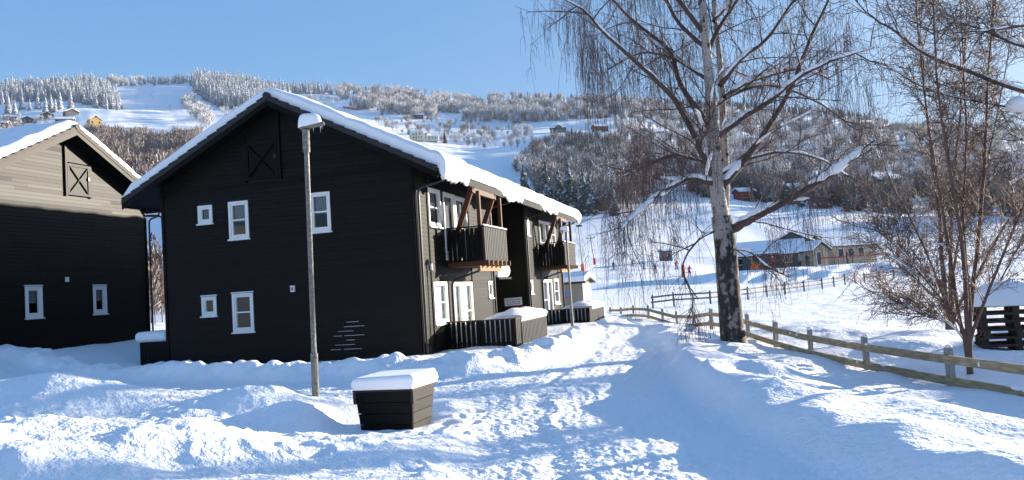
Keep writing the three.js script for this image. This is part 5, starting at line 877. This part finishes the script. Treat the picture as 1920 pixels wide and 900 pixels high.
[['skier in dark clothes standing on the piste near the lift pylon', P2(1150, 506), 0.6, SKI, DK, DK, 1], ['skier in dark blue clothes on the piste between the hanging twigs', P2(1229, 512), -0.5, SKI, BL, DK, 1], ['skier in pink jacket left of the birch trunk', P2(1293, 519), 0.3, SKI, PK, DK, 1],
  ['skier in black on the slope between the houses, higher of the pair', P2(283, 452), 2.2, SKI, DK, DK, 1], ['skier in dark red on the slope between the houses, lower of the pair', P2(288, 456), 2.0, SKI, [0.12, 0.03, 0.04], DK, 1],
  ['person in red jacket standing beside the drink canopy', lodgeBase(1450, 115), 0.2, STAND, RD, DK, 0], ['person in dark jacket beside the orange tent', lodgeBase(1436, 115.5), 1.2, STAND, BL, DK, 0], ['person in brown-red jacket at the lodge wall', lodgeBase(1468, 116), 2.6, STAND, [0.2, 0.04, 0.03], DK, 0],
  ['person in grey jacket leaning skis at the lodge wall', lodgeBase(1500, 117), 0.4, STAND, GY, DK, 0], ['person in black with hands on hips at the porch door', lodgeBase(1515, 115), 0.0, STAND, DK, DK, 0], ['person in dark red under the red banner', lodgeBase(1590, 117), 0.8, STAND, [0.16, 0.03, 0.04], DK, 0],
  ['skier in yellow jacket on the piste beside the lift pylon', P2(1186, 499), 0.9, SKI, [0.5, 0.3, 0.03], DK, 1], ['skier in light blue jacket on the piste behind the hanging twigs', P2(1208, 506), -0.8, SKI, [0.08, 0.25, 0.5], DK, 1], ['skier in red jacket on the piste next to the teal booth', P2(1268, 505), 0.2, SKI, [0.5, 0.05, 0.04], BL, 1],
  ['skier in bright red jacket alone right of the lodge', P2(1683, 491), 0.5, SKI, RD, DK, 1]].forEach(([l, p, t, po, j, tr, s], k) => p && person(l, p, t, po, j, tr, s, [[0.05, 0.05, 0.06], [0.4, 0.05, 0.05], [0.5, 0.5, 0.52]][k % 3]));

// ---------------------------------------------------------------- ski lift
function pylon(px, py, hPx, label, pad) {
  const b = hit(px, py, 60); if (!b) return null; const r = Math.hypot(b.x, b.z), H = hPx / FPX * r, s = H / 9, t = thing('lift_pylon', label, 'lift pylon', b, -0.15, 'lift pylons');
  const lean = -0.2 * H * 0.55; const mb = new MB(); mb.tube([new V3(0, -0.4, 0), new V3(lean, H, 0)], [0.22 * s, 0.15 * s], 10, 'uv', 2); part('mast', mb.geo(), M.galv, t);
  part('crossarm', boxAB(lean - 1.5 * s, lean + 1.5 * s, H - 0.1 * s, H + 0.1 * s, -0.1 * s, 0.1 * s), M.galv, t); part('upper_arm', boxAB(lean - 1.1 * s, lean + 1.3 * s, H + 0.95 * s, H + 1.05 * s, -0.05 * s, 0.05 * s), M.galv, t); part('gantry', mergeGeometries([boxAB(lean - 0.05, lean + 0.05, H + 0.1 * s, H + 0.95 * s, -0.05, 0.05)]), M.galv, t);
  for (const x of [-1.4, 1.4]) part('sheave', mergeGeometries([-0.4, 0, 0.4].map((z) => new THREE.CylinderGeometry(0.18 * s, 0.18 * s, 0.1 * s, 10).rotateZ(Math.PI / 2).translate(lean + x * s, H + 0.2 * s, z * s))), M.pipe, t);
  if (pad) part('safety_pad', new RoundedBoxGeometry(0.75 * s, 2.2 * s, 0.75 * s, 3, 0.2 * s).translate(-0.02 * H, 1.05 * s, 0), paint(0.55, 0.025, 0.035), t);
  return { b, H, lean };
}
pylon(1116, 496, 50, 'leaning ski lift pylon with red safety pad beyond the house end', true);
pylon(286, 187, 12, 'small lift pylon high on the open piste', false); pylon(321, 212, 14, 'small lift pylon beside the frosted tongue of trees', false);
{
  const b = hit(1093, 508, 60); if (b) { const r = Math.hypot(b.x, b.z), H = 84 / FPX * r, t = thing('piste_light', 'tall grey floodlight mast with orange pad beyond the house end', 'light mast', b); const mb = new MB(); mb.tube([new V3(0, -0.4, 0), new V3(-0.03 * H, H, 0)], [0.14, 0.09], 8, 'uv', 2); part('mast', mb.geo(), M.galv, t); part('floodlight', boxAB(-0.03 * H - 0.5, -0.03 * H + 0.7, H - 0.1, H + 0.25, -0.2, 0.2), M.pipe, t); part('safety_pad', new THREE.CylinderGeometry(0.36, 0.4, 1.5, 14).translate(0, 0.72, 0), paint(0.75, 0.16, 0.03), t); }
  const m = hit(1282, 520, 60); if (m) { const t = thing('marker_pad', 'orange padded marker post on the piste left of the birch', 'marker', m); part('pad', new THREE.CylinderGeometry(0.28, 0.32, 1.9, 12).translate(0, 0.95, 0), paint(0.7, 0.16, 0.06), t); part('pad_cap', new THREE.SphereGeometry(0.28, 12, 6, 0, 7, 0, Math.PI / 2).translate(0, 1.9, 0), M.snow, t); }
  const h = hit(1249, 489, 60); if (h) { const t = thing('lift_booth', 'small teal lift booth on the piste', 'booth', h, 0.3), te = paint(0.03, 0.12, 0.14); cabinParts(t, { w: 2.2, d: 2, h: 2.1, pitch: 0.3, wall: te, snow: 0.3, over: 0.2, wins: [[0.3, 1.1, 0.8, 0.6]] }); part('door', boxAB(-0.9, -0.4, 0, 1.8, 1.02, 1.05), paint(0.4, 0.06, 0.04), t); }
  const rs = hit(668, 207, 60); if (rs) { const t = thing('red_safety_net', 'red safety netting beside the upper piste', 'safety net', rs, 0.9); part('net', boxAB(-24, 24, 0.2, 3, -0.05, 0.05), paint(0.55, 0.09, 0.08), t); for (let k = -3; k < 4; k++) part('stake', boxAB(k * 7 - 0.1, k * 7 + 0.1, -1.5, 3.3, 0.06, 0.2), M.brown, t); }
}

renderer.render(scene, camera);
